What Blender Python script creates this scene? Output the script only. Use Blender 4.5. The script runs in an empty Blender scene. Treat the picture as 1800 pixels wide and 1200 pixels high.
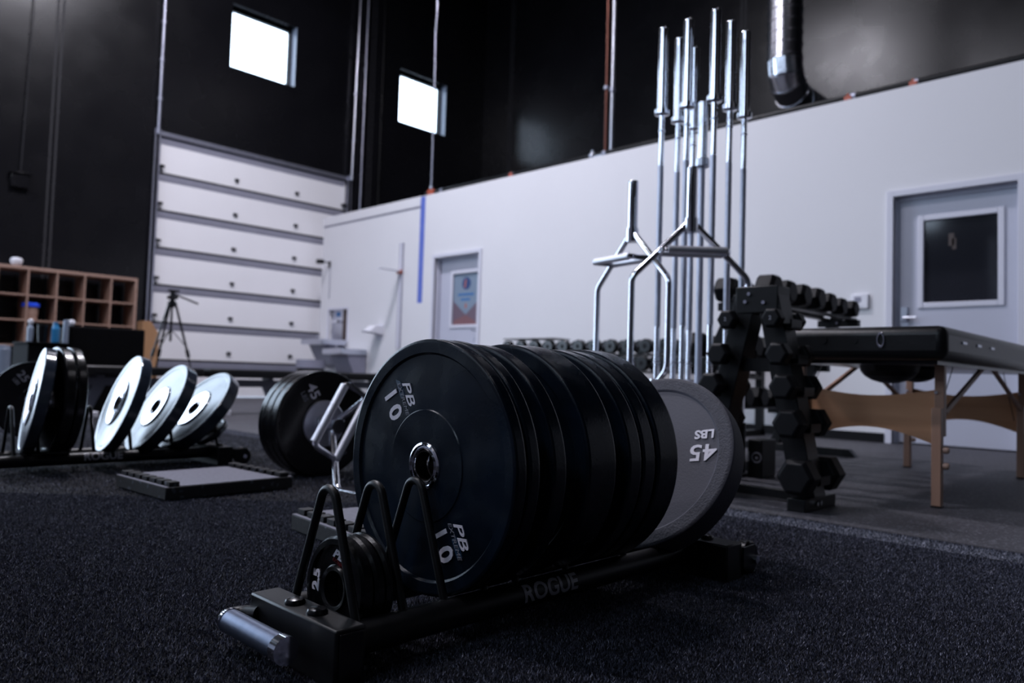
import bpy, bmesh, math, random
import numpy as np
from mathutils import Matrix, Vector
random.seed(7)
PI = math.pi
SC = bpy.context.scene
COL = SC.collection

# ------------------------------------------------------------------ camera
cam_d = bpy.data.cameras.new('camera')
cam = bpy.data.objects.new('camera', cam_d)
COL.objects.link(cam)
cam_d.sensor_width = 36.0
cam_d.lens = 26.637
cam_d.clip_start = 0.05
cam_d.clip_end = 200
CAMR = Matrix(((0.7164802914, 0.0097416180, 0.6975393128),
               (0.6969243893, -0.0542290935, -0.7150913236),
               (0.0308607781, 0.9984809995, -0.0456432479)))
cam.matrix_world = Matrix.Translation((0, 0, 0.4525)) @ CAMR.to_4x4()
cam_d.dof.use_dof = True
cam_d.dof.focus_distance = 1.32
cam_d.dof.aperture_fstop = 3.6
SC.camera = cam

# ------------------------------------------------------------------ world, lights, exposure
W = bpy.data.worlds.new('sky')
SC.world = W
W.use_nodes = True
bg = W.node_tree.nodes['Background']
bg.inputs['Color'].default_value = (0.64, 0.79, 1.0, 1)
bg.inputs['Strength'].default_value = 6.0

def area(name, loc, size, rot, power, color):
    l = bpy.data.lights.new(name, 'AREA')
    l.shape = 'RECTANGLE'
    l.size, l.size_y = size
    l.energy = power
    l.color = color
    o = bpy.data.objects.new(name, l)
    COL.objects.link(o)
    o.location = loc
    o.rotation_euler = rot
    return o

COOL = (0.91, 0.89, 1.0)
# high-bay fixtures under the roof deck
for (x, y, z, p) in [(-6.4, 3.3, 7.9, 490), (-4.4, -1.2, 7.9, 300), (-7.4, -3.0, 7.9, 150), (0.4, 3.4, 7.9, 15), (-3.9, 8.0, 6.9, 8), (-9.3, 3.9, 6.9, 10)]:
    area('ceiling_lamp', (x, y, z), (0.9, 0.4), (0, 0, 0), p, COOL)
# daylight enters by two high windows and by the open overhead door left of the picture
def portal(loc, size, rot):
    o = area('daylight_portal', loc, size, rot, 1, (1, 1, 1))
    o.data.cycles.is_portal = True
HIGH = [(5.02, 6.10), (8.20, 9.30), (0.62, 1.72), (-1.35, -0.25)]     # windows along the left wall
FRONT = [(-9.6, -7.9), (-6.6, -4.9), (-3.6, -1.9), (-0.6, 1.1)]       # windows behind the camera
for (a, b) in HIGH: portal((-11.30, (a+b)/2, 5.51), (.98, b-a), (0, -PI/2, 0))
for (a, b) in FRONT: portal(((a+b)/2, -5.28, 5.2), (b-a, 2.4), (PI/2, 0, 0))
portal((-11.30, -1.05, 2.45), (4.90, 5.1), (0, -PI/2, 0))

SC.view_settings.view_transform = 'Standard'
SC.view_settings.look = 'None'
SC.view_settings.gamma = 1.0
SC.view_settings.use_curve_mapping = False
SC.view_settings.exposure = 0.0

# ------------------------------------------------------------------ materials
def mat(name, color, rough=0.5, metal=0.0, spec=0.5, noise=None, bump=None, rough_noise=None, coat=0.0, aniso=0.0):
    """noise=(scale, color2, amount[, detail]), bump=(scale, strength, distance), rough_noise=(scale, spread)"""
    m = bpy.data.materials.new(name)
    m.use_nodes = True
    nt = m.node_tree
    b = nt.nodes['Principled BSDF']
    b.inputs['Base Color'].default_value = (*color, 1)
    b.inputs['Roughness'].default_value = rough
    b.inputs['Metallic'].default_value = metal
    b.inputs['Specular IOR Level'].default_value = spec
    b.inputs['Coat Weight'].default_value = coat
    tc = nt.nodes.new('ShaderNodeTexCoord')
    if noise:
        n = nt.nodes.new('ShaderNodeTexNoise')
        n.inputs['Scale'].default_value = noise[0]
        n.inputs['Detail'].default_value = noise[3] if len(noise) > 3 else 4
        nt.links.new(tc.outputs['Object'], n.inputs['Vector'])
        r = nt.nodes.new('ShaderNodeValToRGB')
        a = noise[2]
        r.color_ramp.elements[0].position = 0.5 - a
        r.color_ramp.elements[1].position = 0.5 + a
        r.color_ramp.elements[0].color = (*color, 1)
        r.color_ramp.elements[1].color = (*noise[1], 1)
        nt.links.new(n.outputs['Fac'], r.inputs['Fac'])
        nt.links.new(r.outputs['Color'], b.inputs['Base Color'])
    if bump:
        n = nt.nodes.new('ShaderNodeTexNoise')
        n.inputs['Scale'].default_value = bump[0]
        n.inputs['Detail'].default_value = 3
        nt.links.new(tc.outputs['Object'], n.inputs['Vector'])
        bp = nt.nodes.new('ShaderNodeBump')
        bp.inputs['Strength'].default_value = bump[1]
        bp.inputs['Distance'].default_value = bump[2]
        nt.links.new(n.outputs['Fac'], bp.inputs['Height'])
        nt.links.new(bp.outputs['Normal'], b.inputs['Normal'])
    if rough_noise:
        n = nt.nodes.new('ShaderNodeTexNoise')
        n.inputs['Scale'].default_value = rough_noise[0]
        n.inputs['Detail'].default_value = 5
        nt.links.new(tc.outputs['Object'], n.inputs['Vector'])
        mr = nt.nodes.new('ShaderNodeMapRange')
        mr.inputs['From Min'].default_value = 0.3
        mr.inputs['From Max'].default_value = 0.7
        mr.inputs['To Min'].default_value = max(0.02, rough - rough_noise[1])
        mr.inputs['To Max'].default_value = min(1, rough + rough_noise[1])
        nt.links.new(n.outputs['Fac'], mr.inputs['Value'])
        nt.links.new(mr.outputs['Result'], b.inputs['Roughness'])
    return m

def speckle_mat(name, base, fleck, scale, thr, rough):
    m = mat(name, base, rough)
    nt = m.node_tree
    b = nt.nodes['Principled BSDF']
    tc = nt.nodes.new('ShaderNodeTexCoord')
    v = nt.nodes.new('ShaderNodeTexVoronoi')
    v.inputs['Scale'].default_value = scale
    nt.links.new(tc.outputs['Object'], v.inputs['Vector'])
    sep = nt.nodes.new('ShaderNodeSeparateColor')
    nt.links.new(v.outputs['Color'], sep.inputs['Color'])
    g = nt.nodes.new('ShaderNodeMath'); g.operation = 'GREATER_THAN'
    g.inputs[1].default_value = thr
    nt.links.new(sep.outputs['Red'], g.inputs[0])
    n = nt.nodes.new('ShaderNodeTexNoise')
    n.inputs['Scale'].default_value = 3.0
    n.inputs['Detail'].default_value = 6
    nt.links.new(tc.outputs['Object'], n.inputs['Vector'])
    mx0 = nt.nodes.new('ShaderNodeMix'); mx0.data_type = 'RGBA'
    mx0.inputs['A'].default_value = (base[0]*.7, base[1]*.7, base[2]*.7, 1)
    mx0.inputs['B'].default_value = (base[0]*1.3, base[1]*1.3, base[2]*1.3, 1)
    nt.links.new(n.outputs['Fac'], mx0.inputs['Factor'])
    mx = nt.nodes.new('ShaderNodeMix'); mx.data_type = 'RGBA'
    nt.links.new(g.outputs[0], mx.inputs['Factor'])
    nt.links.new(mx0.outputs['Result'], mx.inputs['A'])
    mx.inputs['B'].default_value = (*fleck, 1)
    nt.links.new(mx.outputs['Result'], b.inputs['Base Color'])
    n2 = nt.nodes.new('ShaderNodeTexNoise'); n2.inputs['Scale'].default_value = scale*.8
    nt.links.new(tc.outputs['Object'], n2.inputs['Vector'])
    bp = nt.nodes.new('ShaderNodeBump'); bp.inputs['Strength'].default_value = .4; bp.inputs['Distance'].default_value = .003
    nt.links.new(n2.outputs['Fac'], bp.inputs['Height'])
    nt.links.new(bp.outputs['Normal'], b.inputs['Normal'])
    return m

def wood_mat(name, c1, c2, scale, rough, axis=0):
    m = mat(name, c1, rough)
    nt = m.node_tree
    b = nt.nodes['Principled BSDF']
    tc = nt.nodes.new('ShaderNodeTexCoord')
    mp = nt.nodes.new('ShaderNodeMapping')
    s = [scale*14, scale*14, scale*14]; s[axis] = scale
    mp.inputs['Scale'].default_value = s
    nt.links.new(tc.outputs['Object'], mp.inputs['Vector'])
    n = nt.nodes.new('ShaderNodeTexNoise'); n.inputs['Scale'].default_value = 1.0; n.inputs['Detail'].default_value = 5
    nt.links.new(mp.outputs['Vector'], n.inputs['Vector'])
    r = nt.nodes.new('ShaderNodeValToRGB')
    r.color_ramp.elements[0].position = .35; r.color_ramp.elements[1].position = .68
    r.color_ramp.elements[0].color = (*c1, 1); r.color_ramp.elements[1].color = (*c2, 1)
    nt.links.new(n.outputs['Fac'], r.inputs['Fac'])
    nt.links.new(r.outputs['Color'], b.inputs['Base Color'])
    return m

M = {}
M['wall_black'] = mat('black_wall_paint', (0.0045, 0.0045, 0.006), 0.27, spec=0.34, noise=(1.2, (0.007, 0.007, 0.009), .25), bump=(6, .012, .02), rough_noise=(2.0, .03))
M['ceil_black'] = mat('black_ceiling_paint', (0.006, 0.006, 0.007), 0.9, spec=.1)
M['wall_white'] = mat('white_wall_paint', (0.68, 0.675, 0.705), 0.6, spec=.3, noise=(0.8, (0.72, 0.715, 0.745), .3), bump=(120, .05, .002))
M['trim_white'] = mat('white_trim_paint', (0.60, 0.60, 0.68), 0.4, noise=(2, (0.63, 0.63, 0.71), .3))
M['door_grey'] = mat('pale_grey_door_paint', (0.46, 0.47, 0.56), 0.4, noise=(2, (0.49, 0.50, 0.59), .3))
M['garage_white'] = mat('white_garage_panel', (0.88, 0.87, 0.90), 0.45, noise=(1.5, (0.92, 0.91, 0.94), .3))
M['galv'] = mat('galvanised_steel', (0.36, 0.37, 0.46), 0.35, metal=.8, noise=(14, (0.44, 0.45, 0.54), .2))
M['panel_shade'] = mat('pale_grey_panel_shade', (0.33, 0.33, 0.41), 0.5, noise=(5, (0.36, 0.36, 0.44), .2))
M['strut'] = mat('grey_strut_paint', (0.22, 0.22, 0.29), 0.5, noise=(5, (0.25, 0.25, 0.32), .2))
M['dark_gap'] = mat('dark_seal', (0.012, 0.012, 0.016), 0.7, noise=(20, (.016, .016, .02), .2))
M['duct'] = mat('spiral_duct_steel', (0.72, 0.73, 0.80), 0.22, metal=1.0, noise=(30, (0.80, 0.81, 0.88), .2), bump=(25, .05, .01))
M['chrome'] = mat('chrome', (0.78, 0.79, 0.86), 0.10, metal=1.0, noise=(40, (.83, .84, .90), .2))
M['chrome_dull'] = mat('satin_steel', (0.58, 0.60, 0.68), 0.28, metal=1.0, noise=(60, (.64, .66, .74), .2))
M['knurl'] = mat('knurled_steel', (0.42, 0.44, 0.53), 0.42, metal=1.0, noise=(400, (.55, .57, .66), .15), bump=(900, .5, .001))
M['bore_steel'] = mat('dark_bore_steel', (0.10, 0.085, 0.08), 0.30, metal=1.0, noise=(60, (.14, .12, .11), .2))
M['grip'] = mat('knurled_grip', (0.66, 0.66, 0.72), 0.45, metal=1.0, noise=(500, (.78, .78, .84), .15), bump=(900, .5, .001))
M['rubber'] = mat('bumper_rubber', (0.0016, 0.0036, 0.0075), 0.25, spec=.24, noise=(9, (0.0038, 0.0082, 0.0165), .16, 6), bump=(160, .10, .002), rough_noise=(14, .10))  # blue tint puts the sky's reflection into the base colour
M['rubber_black'] = mat('black_plate_rubber', (0.0020, 0.0020, 0.0028), 0.22, spec=.4, noise=(8, (0.005, 0.005, 0.006), .2, 6), bump=(160, .12, .002), rough_noise=(12, .07))
M['rubber_grey'] = mat('dusty_grey_rubber', (0.048, 0.047, 0.064), 0.6, spec=.3, noise=(7, (0.060, 0.059, 0.078), .25, 6), bump=(220, .25, .002))
M['rubber_rim_grey'] = mat('worn_grey_rubber', (0.030, 0.030, 0.042), 0.65, spec=.3, noise=(60, (0.045, 0.045, 0.061), .2, 8), bump=(200, .5, .003))
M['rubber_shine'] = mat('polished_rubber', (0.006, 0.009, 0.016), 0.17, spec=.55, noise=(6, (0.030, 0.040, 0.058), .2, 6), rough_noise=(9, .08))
M['powder'] = mat('black_powder_coat', (0.0025, 0.0025, 0.0034), 0.40, spec=.26, noise=(30, (0.005, 0.005, 0.006), .2), bump=(500, .12, .0008))
M['matte_black'] = mat('matte_black_foam', (0.0025, 0.0025, 0.0032), .85, spec=.08, noise=(20, (.0035, .0035, .0045), .2))
M['plastic'] = mat('black_plastic', (0.003, 0.003, 0.004), 0.25, spec=.4, noise=(40, (.004, .004, .005), .2))
M['letter'] = mat('white_lettering', (0.55, 0.53, 0.60), 0.45, noise=(60, (0.66, 0.63, 0.70), .2))
M['letter_dim'] = mat('grey_lettering', (0.19, 0.19, 0.225), 0.45, noise=(60, (0.17, 0.17, 0.20), .2))
M['letter_mid'] = mat('silver_lettering', (0.36, 0.36, 0.41), 0.4, noise=(60, (0.42, 0.42, 0.47), .2))
M['letter_blue'] = mat('blue_print_band', (0.004, 0.020, 0.050), 0.4, noise=(60, (0.005, 0.028, 0.065), .2))
M['letter_red'] = mat('red_print', (0.14, 0.010, 0.012), 0.4, noise=(60, (0.19, 0.014, 0.016), .2))
M['grip_metal'] = mat('brushed_handle_tube', (0.14, 0.165, 0.235), 0.34, metal=.9, noise=(80, (0.18, 0.205, 0.28), .2))
M['turf_base'] = mat('turf_backing', (0.006, 0.006, 0.008), 0.8, spec=.15, noise=(260, (0.020, 0.020, 0.026), .18, 6), bump=(240, 1.0, .01))
M['rubber_floor'] = speckle_mat('rubber_flooring', (0.034, 0.033, 0.041), (0.11, 0.11, 0.13), 170, .86, .62)
M['turf_line'] = mat('white_turf_line', (0.095, 0.10, 0.130), .8, noise=(120, (0.20, 0.21, 0.26), .2, 8), bump=(160, 1, .01))
M['block_top'] = mat('grey_block_top', (0.105, 0.105, 0.135), .7, noise=(70, (0.15, 0.15, 0.19), .2, 8), bump=(200, .4, .003))
M['block_side'] = speckle_mat('black_block_rubber', (0.005, 0.005, 0.007), (0.04, 0.045, 0.06), 90, .95, .75)
M['wood_shelf'] = wood_mat('birch_laminate', (0.31, 0.195, 0.150), (0.37, 0.24, 0.19), 2.0, .5, 1)
M['wood_table'] = wood_mat('beech_wood', (0.46, 0.225, 0.115), (0.58, 0.30, 0.165), 1.2, .42, 0)
M['wood_leg'] = wood_mat('beech_leg', (0.32, 0.18, 0.125), (0.40, 0.23, 0.16), 1.6, .45, 2)
M['ply'] = wood_mat('plywood', (0.36, 0.19, 0.09), (0.42, 0.23, 0.12), 1.5, .5, 2)
M['vinyl'] = mat('black_vinyl', (0.0035, 0.0035, 0.0045), .36, spec=.35, noise=(12, (.005, .005, .006), .2), bump=(60, .15, .004))
M['copper'] = mat('copper_pipe', (0.13, 0.050, 0.038), .35, metal=.9, noise=(20, (.16, .065, .048), .2))
M['orange'] = mat('orange_red_clamp', (0.34, 0.062, 0.028), .5, noise=(30, (.42, .08, .04), .2))
M['tape'] = mat('blue_painters_tape', (0.085, 0.135, 0.50), .6, noise=(10, (0.11, 0.165, 0.55), .3))
M['white_plastic'] = mat('white_plastic', (0.72, 0.72, 0.78), .4, noise=(10, (.75, .75, .81), .3))
M['glass_dark'] = mat('dark_door_glass', (0.010, 0.011, 0.015), .08, spec=.5, noise=(3, (.013, .014, .019), .3))
M['blue_lid'] = mat('blue_plastic_lid', (0.010, 0.07, 0.75), .4, noise=(10, (.02, .09, .8), .3))
M['blue_bottle'] = mat('blue_bottle', (0.02, 0.17, 0.38), .3, noise=(10, (.03, .2, .42), .3))
M['clear_grey'] = mat('pale_blue_plastic', (0.22, 0.27, 0.36), .3, noise=(10, (.26, .31, .40), .3))
M['print_teal'] = mat('sign_pale_blue', (0.18, 0.24, 0.32), .4, noise=(4, (.20, .26, .34), .3))
M['print_red'] = mat('sign_dusty_red', (0.13, 0.090, 0.125), .4, noise=(4, (.145, .10, .135), .3))
M['print_blue'] = mat('sign_blue', (0.022, 0.135, 0.36), .4, noise=(4, (.025, .15, .39), .3))
M['print_navy'] = mat('sign_navy', (0.02, 0.05, 0.16), .4, noise=(4, (.025, .06, .18), .3))
M['print_orange'] = mat('sign_orange', (0.36, 0.11, 0.09), .4, noise=(4, (.4, .13, .1), .3))
M['print_brown'] = mat('faint_brown_print', (0.035, 0.016, 0.012), .3, noise=(4, (.042, .02, .014), .3))
M['bench_grey'] = mat('grey_bench_frame', (0.085, 0.088, 0.115), .45, noise=(10, (.10, .103, .135), .3))

# thin window glass
g = bpy.data.materials.new('window_glass'); g.use_nodes = True
nt = g.node_tree; nt.nodes.remove(nt.nodes['Principled BSDF'])
tr = nt.nodes.new('ShaderNodeBsdfTransparent'); gl = nt.nodes.new('ShaderNodeBsdfGlossy'); gl.inputs['Roughness'].default_value = .03
mxs = nt.nodes.new('ShaderNodeMixShader'); fr = nt.nodes.new('ShaderNodeFresnel'); fr.inputs['IOR'].default_value = 1.3
nt.links.new(fr.outputs[0], mxs.inputs[0]); nt.links.new(tr.outputs[0], mxs.inputs[1]); nt.links.new(gl.outputs[0], mxs.inputs[2])
nt.links.new(mxs.outputs[0], nt.nodes['Material Output'].inputs['Surface'])
M['glass'] = g

# turf blades: colour varies blade by blade
t = mat('turf_blades', (0.014, 0.014, 0.018), .55, spec=.35)
nt = t.node_tree; b = nt.nodes['Principled BSDF']
ge = nt.nodes.new('ShaderNodeNewGeometry'); rp = nt.nodes.new('ShaderNodeValToRGB')
rp.color_ramp.elements[0].color = (0.0125, 0.0135, 0.021, 1); rp.color_ramp.elements[0].position = .40
rp.color_ramp.elements[1].color = (0.155, 0.16, 0.23, 1); rp.color_ramp.elements[1].position = .96
e = rp.color_ramp.elements.new(.985); e.color = (0.36, 0.36, 0.45, 1)
nt.links.new(ge.outputs['Random Per Island'], rp.inputs['Fac']); nt.links.new(rp.outputs['Color'], b.inputs['Base Color'])
M['turf_blades'] = t
t = mat('turf_line_blades', (0.1, 0.1, 0.13), .6, spec=.3)
nt = t.node_tree; b = nt.nodes['Principled BSDF']
ge = nt.nodes.new('ShaderNodeNewGeometry'); rp = nt.nodes.new('ShaderNodeValToRGB')
rp.color_ramp.elements[0].color = (0.035, 0.037, 0.05, 1); rp.color_ramp.elements[0].position = .2
rp.color_ramp.elements[1].color = (0.30, 0.31, 0.38, 1); rp.color_ramp.elements[1].position = .95
nt.links.new(ge.outputs['Random Per Island'], rp.inputs['Fac']); nt.links.new(rp.outputs['Color'], b.inputs['Base Color'])
M['turf_line_blades'] = t

# ------------------------------------------------------------------ mesh helpers
def supported(prof, closed=False):
    out = []
    n = len(prof)
    for i in range(n if closed else n-1):
        a, b = prof[i], prof[(i+1) % n]
        out.append(a)
        L = math.hypot(b[0]-a[0], b[1]-a[1])
        if L > .012:
            e = min(.0015, L*.1)/L
            out.append((a[0]+(b[0]-a[0])*e, a[1]+(b[1]-a[1])*e))
            out.append((b[0]+(a[0]-b[0])*e, b[1]+(a[1]-b[1])*e))
    if not closed: out.append(prof[-1])
    return out
class MB:
    def __init__(s): s.v = []; s.f = []
    def add(s, vs, fs, T=None):
        o = len(s.v)
        s.v += [tuple(T @ Vector(v)) if T else tuple(v) for v in vs]
        s.f += [tuple(i + o for i in f) for f in fs]
        return s
    def box(s, x0, x1, y0, y1, z0, z1, T=None):
        vs = [(x, y, z) for z in (z0, z1) for y in (y0, y1) for x in (x0, x1)]
        return s.add(vs, [(0, 2, 3, 1), (4, 5, 7, 6), (0, 1, 5, 4), (2, 6, 7, 3), (0, 4, 6, 2), (1, 3, 7, 5)], T)
    def prism(s, poly, h0, h1, axis='z', T=None):
        n = len(poly)
        def P(a, b, h): return {'z': (a, b, h), 'y': (a, h, b), 'x': (h, a, b)}[axis]
        vs = [P(a, b, h0) for a, b in poly] + [P(a, b, h1) for a, b in poly]
        fs = [tuple(range(n))[::-1], tuple(range(n, 2*n))] + [(i, (i+1) % n, n+(i+1) % n, n+i) for i in range(n)]
        return s.add(vs, fs, T)
    def lathe(s, prof, seg=48, axis='y', T=None, cap=True):
        """prof: list of (radius, height) along axis"""
        prof = supported(prof)
        vs = []; fs = []
        for r, h in prof:
            for k in range(seg):
                a = 2*PI*k/seg; c, sn = r*math.cos(a), r*math.sin(a)
                vs.append({'y': (c, h, sn), 'z': (c, sn, h), 'x': (h, c, sn)}[axis])
        m = len(prof)
        for j in range(m-1):
            for k in range(seg):
                k2 = (k+1) % seg
                fs.append((j*seg+k, j*seg+k2, (j+1)*seg+k2, (j+1)*seg+k))
        if cap:
            if prof[0][0] > 1e-6 and cap is True: fs.append(tuple(range(seg))[::-1])
            if prof[-1][0] > 1e-6 and cap is True: fs.append(tuple(range((m-1)*seg, m*seg)))
        return s.add(vs, fs, T)
    def ring(s, prof, seg=48, axis='y', T=None):
        """closed profile swept round the axis (torus-like, e.g. a plate with a bore)"""
        prof = supported(prof, True)
        vs = []; fs = []; m = len(prof)
        for r, h in prof:
            for k in range(seg):
                a = 2*PI*k/seg; c, sn = r*math.cos(a), r*math.sin(a)
                vs.append({'y': (c, h, sn), 'z': (c, sn, h), 'x': (h, c, sn)}[axis])
        for j in range(m):
            j2 = (j+1) % m
            for k in range(seg):
                k2 = (k+1) % seg
                fs.append((j*seg+k, j*seg+k2, j2*seg+k2, j2*seg+k))
        return s.add(vs, fs, T)
    def cyl(s, p0, p1, r, seg=16, r1=None, T=None):
        p0 = Vector(p0); p1 = Vector(p1); d = (p1-p0)
        L = d.length; q = d.to_track_quat('Z', 'Y').to_matrix().to_4x4()
        X = Matrix.Translation(p0) @ q
        if T: X = T @ X
        return s.lathe([(r, 0), (r if r1 is None else r1, L)], seg, 'z', X)
    def tube(s, pts, r, seg=12, bend=0.0, nb=5, T=None):
        pts = [Vector(p) for p in pts]
        if bend > 0:
            out = [pts[0]]
            for i in range(1, len(pts)-1):
                a, b, c = pts[i-1], pts[i], pts[i+1]
                d1 = (a-b); d2 = (c-b)
                l = min(bend, d1.length*.49, d2.length*.49)
                A = b + d1.normalized()*l; Cc = b + d2.normalized()*l
                for k in range(nb+1):
                    u = k/nb
                    out.append(A*(1-u)**2 + b*2*u*(1-u) + Cc*u*u)
            out.append(pts[-1]); pts = out
        n = len(pts); vs = []; fs = []
        tan = [(pts[min(i+1, n-1)]-pts[max(i-1, 0)]).normalized() for i in range(n)]
        up = Vector((0, 0, 1)) if abs(tan[0].z) < .9 else Vector((1, 0, 0))
        nx = tan[0].cross(up).normalized()
        for i in range(n):
            nx = (nx - tan[i]*nx.dot(tan[i])).normalized(); ny = tan[i].cross(nx)
            for k in range(seg):
                a = 2*PI*k/seg
                vs.append(pts[i] + nx*(r*math.cos(a)) + ny*(r*math.sin(a)))
        for i in range(n-1):
            for k in range(seg):
                k2 = (k+1) % seg
                fs.append((i*seg+k, i*seg+k2, (i+1)*seg+k2, (i+1)*seg+k))
        fs.append(tuple(range(seg))[::-1]); fs.append(tuple(range((n-1)*seg, n*seg)))
        return s.add(vs, fs, T)
    def sphere(s, c, r, seg=16, rings=10, sc=(1, 1, 1)):
        prof = [(max(1e-5, r*math.sin(PI*i/rings)), -r*math.cos(PI*i/rings)) for i in range(rings+1)]
        return s.lathe(prof, seg, 'z', Matrix.Translation(c) @ Matrix.Diagonal((*sc, 1)))

def link(name, me, m, parent=None):
    o = bpy.data.objects.new(name, me)
    COL.objects.link(o)
    if m is not None:
        me.materials.clear(); me.materials.append(m)
    if parent: o.parent = parent
    return o

def obj(name, mb, m, parent=None, smooth=True, bevel=0.0, seg=2):
    me = bpy.data.meshes.new(name)
    me.from_pydata(mb.v, [], mb.f)
    bm = bmesh.new(); bm.from_mesh(me)
    bmesh.ops.recalc_face_normals(bm, faces=bm.faces)
    bm.to_mesh(me); bm.free()
    if smooth:
        me.polygons.foreach_set('use_smooth', [True]*len(me.polygons))
        me.set_sharp_from_angle(angle=math.radians(35))
    o = link(name, me, m, parent)
    if bevel > 0:
        b = o.modifiers.new('bevel', 'BEVEL'); b.width = bevel; b.segments = seg; b.limit_method = 'ANGLE'; b.angle_limit = math.radians(40)
    return o

def tag(o, label=None, cat=None, group=None, kind=None):
    if label: o['label'] = label
    if cat: o['category'] = cat
    if group: o['group'] = group
    if kind: o['kind'] = kind
    return o

def empty(name, loc=(0, 0, 0), rot=(0, 0, 0), kind=None):
    o = bpy.data.objects.new(name, None)
    COL.objects.link(o); o.location = loc; o.rotation_euler = rot; o.empty_display_size = .1
    if kind: o['kind'] = kind
    return o

def dup(root, loc, rot=None, label=None):
    r = root.copy(); COL.objects.link(r); r.location = loc
    if rot is not None: r.rotation_euler = rot
    if label: r['label'] = label
    for ch in list(root.children):
        c = ch.copy(); COL.objects.link(c); c.parent = r
        for g_ in list(ch.children):
            d = g_.copy(); COL.objects.link(d); d.parent = c
    return r

def text_mb(s, size, shear=0.0, extrude=0.0, width=1.0, bold=0.0, spacing=1.0):
    """mesh data of a word, centred, in local XY facing +Z"""
    cu = bpy.data.curves.new('word', 'FONT')
    cu.body = s; cu.size = size; cu.shear = shear; cu.extrude = extrude; cu.offset = bold
    cu.align_x = 'CENTER'; cu.align_y = 'CENTER'; cu.resolution_u = 3; cu.space_character = spacing
    o = bpy.data.objects.new('word', cu)
    me = bpy.data.meshes.new_from_object(o)
    mb = MB()
    vs = [(v.co.x*width, v.co.y, v.co.z) for v in me.vertices]
    mb.add(vs, [tuple(p.vertices) for p in me.polygons])
    bpy.data.objects.remove(o); bpy.data.curves.remove(cu); bpy.data.meshes.remove(me)
    return mb

def xform(mb, T):
    mb.v = [tuple(T @ Vector(v)) for v in mb.v]
    return mb

# word on a plate face: face normal is -Y, local right is +X, local up is +Z
def on_face(mb, x, z, ang, y):
    T = Matrix.Translation((x, y, z)) @ Matrix.Rotation(PI/2, 4, 'X') @ Matrix.Rotation(ang, 4, 'Z')
    return xform(mb, T)

# ------------------------------------------------------------------ setting
XG = -11.05; YW = 6.63; YB = 10.30; ZC = 8.4; X1 = 5.0; YF = -5.0
YT = 2.52   # turf edge

obj('floor', MB().box(XG, X1, YF, YB, -.12, 0), M['rubber_floor'])['kind'] = 'structure'
fl = bpy.data.objects['floor']
# wall with two window openings, one garage door opening
def wall_grid(name, ys, zs, holes, x0, x1, m, axis='x'):
    mb = MB()
    for i in range(len(ys)-1):
        for j in range(len(zs)-1):
            cy, cz = (ys[i]+ys[i+1])/2, (zs[j]+zs[j+1])/2
            if any(h[0] < cy < h[1] and h[2] < cz < h[3] for h in holes): continue
            if axis == 'x': mb.box(x0, x1, ys[i], ys[i+1], zs[j], zs[j+1])
            else: mb.box(ys[i], ys[i+1], x0, x1, zs[j], zs[j+1])
    o = obj(name, mb, m, smooth=False)
    bm = bmesh.new(); bm.from_mesh(o.data)
    bmesh.ops.remove_doubles(bm, verts=bm.verts, dist=1e-5)
    seen = {}
    for f in bm.faces:
        k = tuple(sorted(v.index for v in f.verts)); seen.setdefault(k, []).append(f)
    bmesh.ops.delete(bm, geom=[f for fs in seen.values() if len(fs) > 1 for f in fs], context='FACES')
    bm.to_mesh(o.data); bm.free()
    o['kind'] = 'structure'
    return o
OD = (-3.6, 1.5, 0.0, 4.90); W1 = (5.02, 6.10, 5.02, 6.00); W2 = (8.20, 9.30, 5.02, 6.00); GD = (4.03, 7.15, 0.0, 3.70)
wl = wall_grid('wall_left', [YF, -3.6, -1.35, -0.25, 0.62, 1.5, 1.72, 4.03, 5.02, 6.10, 7.15, 8.20, 9.30, YB+.3], [0, 3.70, 4.90, 5.02, 6.00, ZC], [W1, W2, GD, OD] + [(a, b, 5.02, 6.00) for a, b in HIGH[2:]], XG-.28, XG, M['wall_black'])
# recessed panel joints of the tilt-up wall
for y in (2.73, 7.60):
    j = obj('panel_joint', MB().box(XG-.004, XG+.002, y-.045, y-.02, 0, ZC).box(XG-.004, XG+.002, y+.02, y+.045, 0, ZC), M['dark_gap'], wl)
wb = obj('wall_back', MB().box(XG, X1, YB, YB+.3, 0, ZC), M['wall_black'], smooth=False); wb['kind'] = 'structure'
for x in (-10.28, -5.4, -.5):
    obj('panel_joint', MB().box(x-.045, x-.02, YB-.002, YB+.004, 0, ZC).box(x+.02, x+.045, YB-.002, YB+.004, 0, ZC), M['dark_gap'], wb)
wr = obj('wall_right', MB().box(X1, X1+.3, YF, YB+.3, 0, ZC), M['wall_black'], smooth=False); wr['kind'] = 'structure'
wf = wall_grid('wall_front', [XG-.28] + [v for p in FRONT for v in p] + [X1+.3], [0, 4.0, 6.4, ZC], [(a, b, 4.0, 6.4) for a, b in FRONT], YF-.3, YF, M['wall_black'], 'y')
wfl = obj('lower_wall_panel', MB().box(XG, X1, YF, YF+.02, 0, 3.0), M['bench_grey'], wf, smooth=False)
gr_ = obj('ground_outside', MB().box(-30, XG-.28, -20, 20, -.12, -.02), M['rubber_floor'], smooth=False); gr_['kind'] = 'structure'
ce = obj('ceiling', MB().box(XG-.28, X1+.3, YF-.3, YB+.3, ZC, ZC+.2), M['ceil_black'], smooth=False); ce['kind'] = 'structure'

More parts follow.
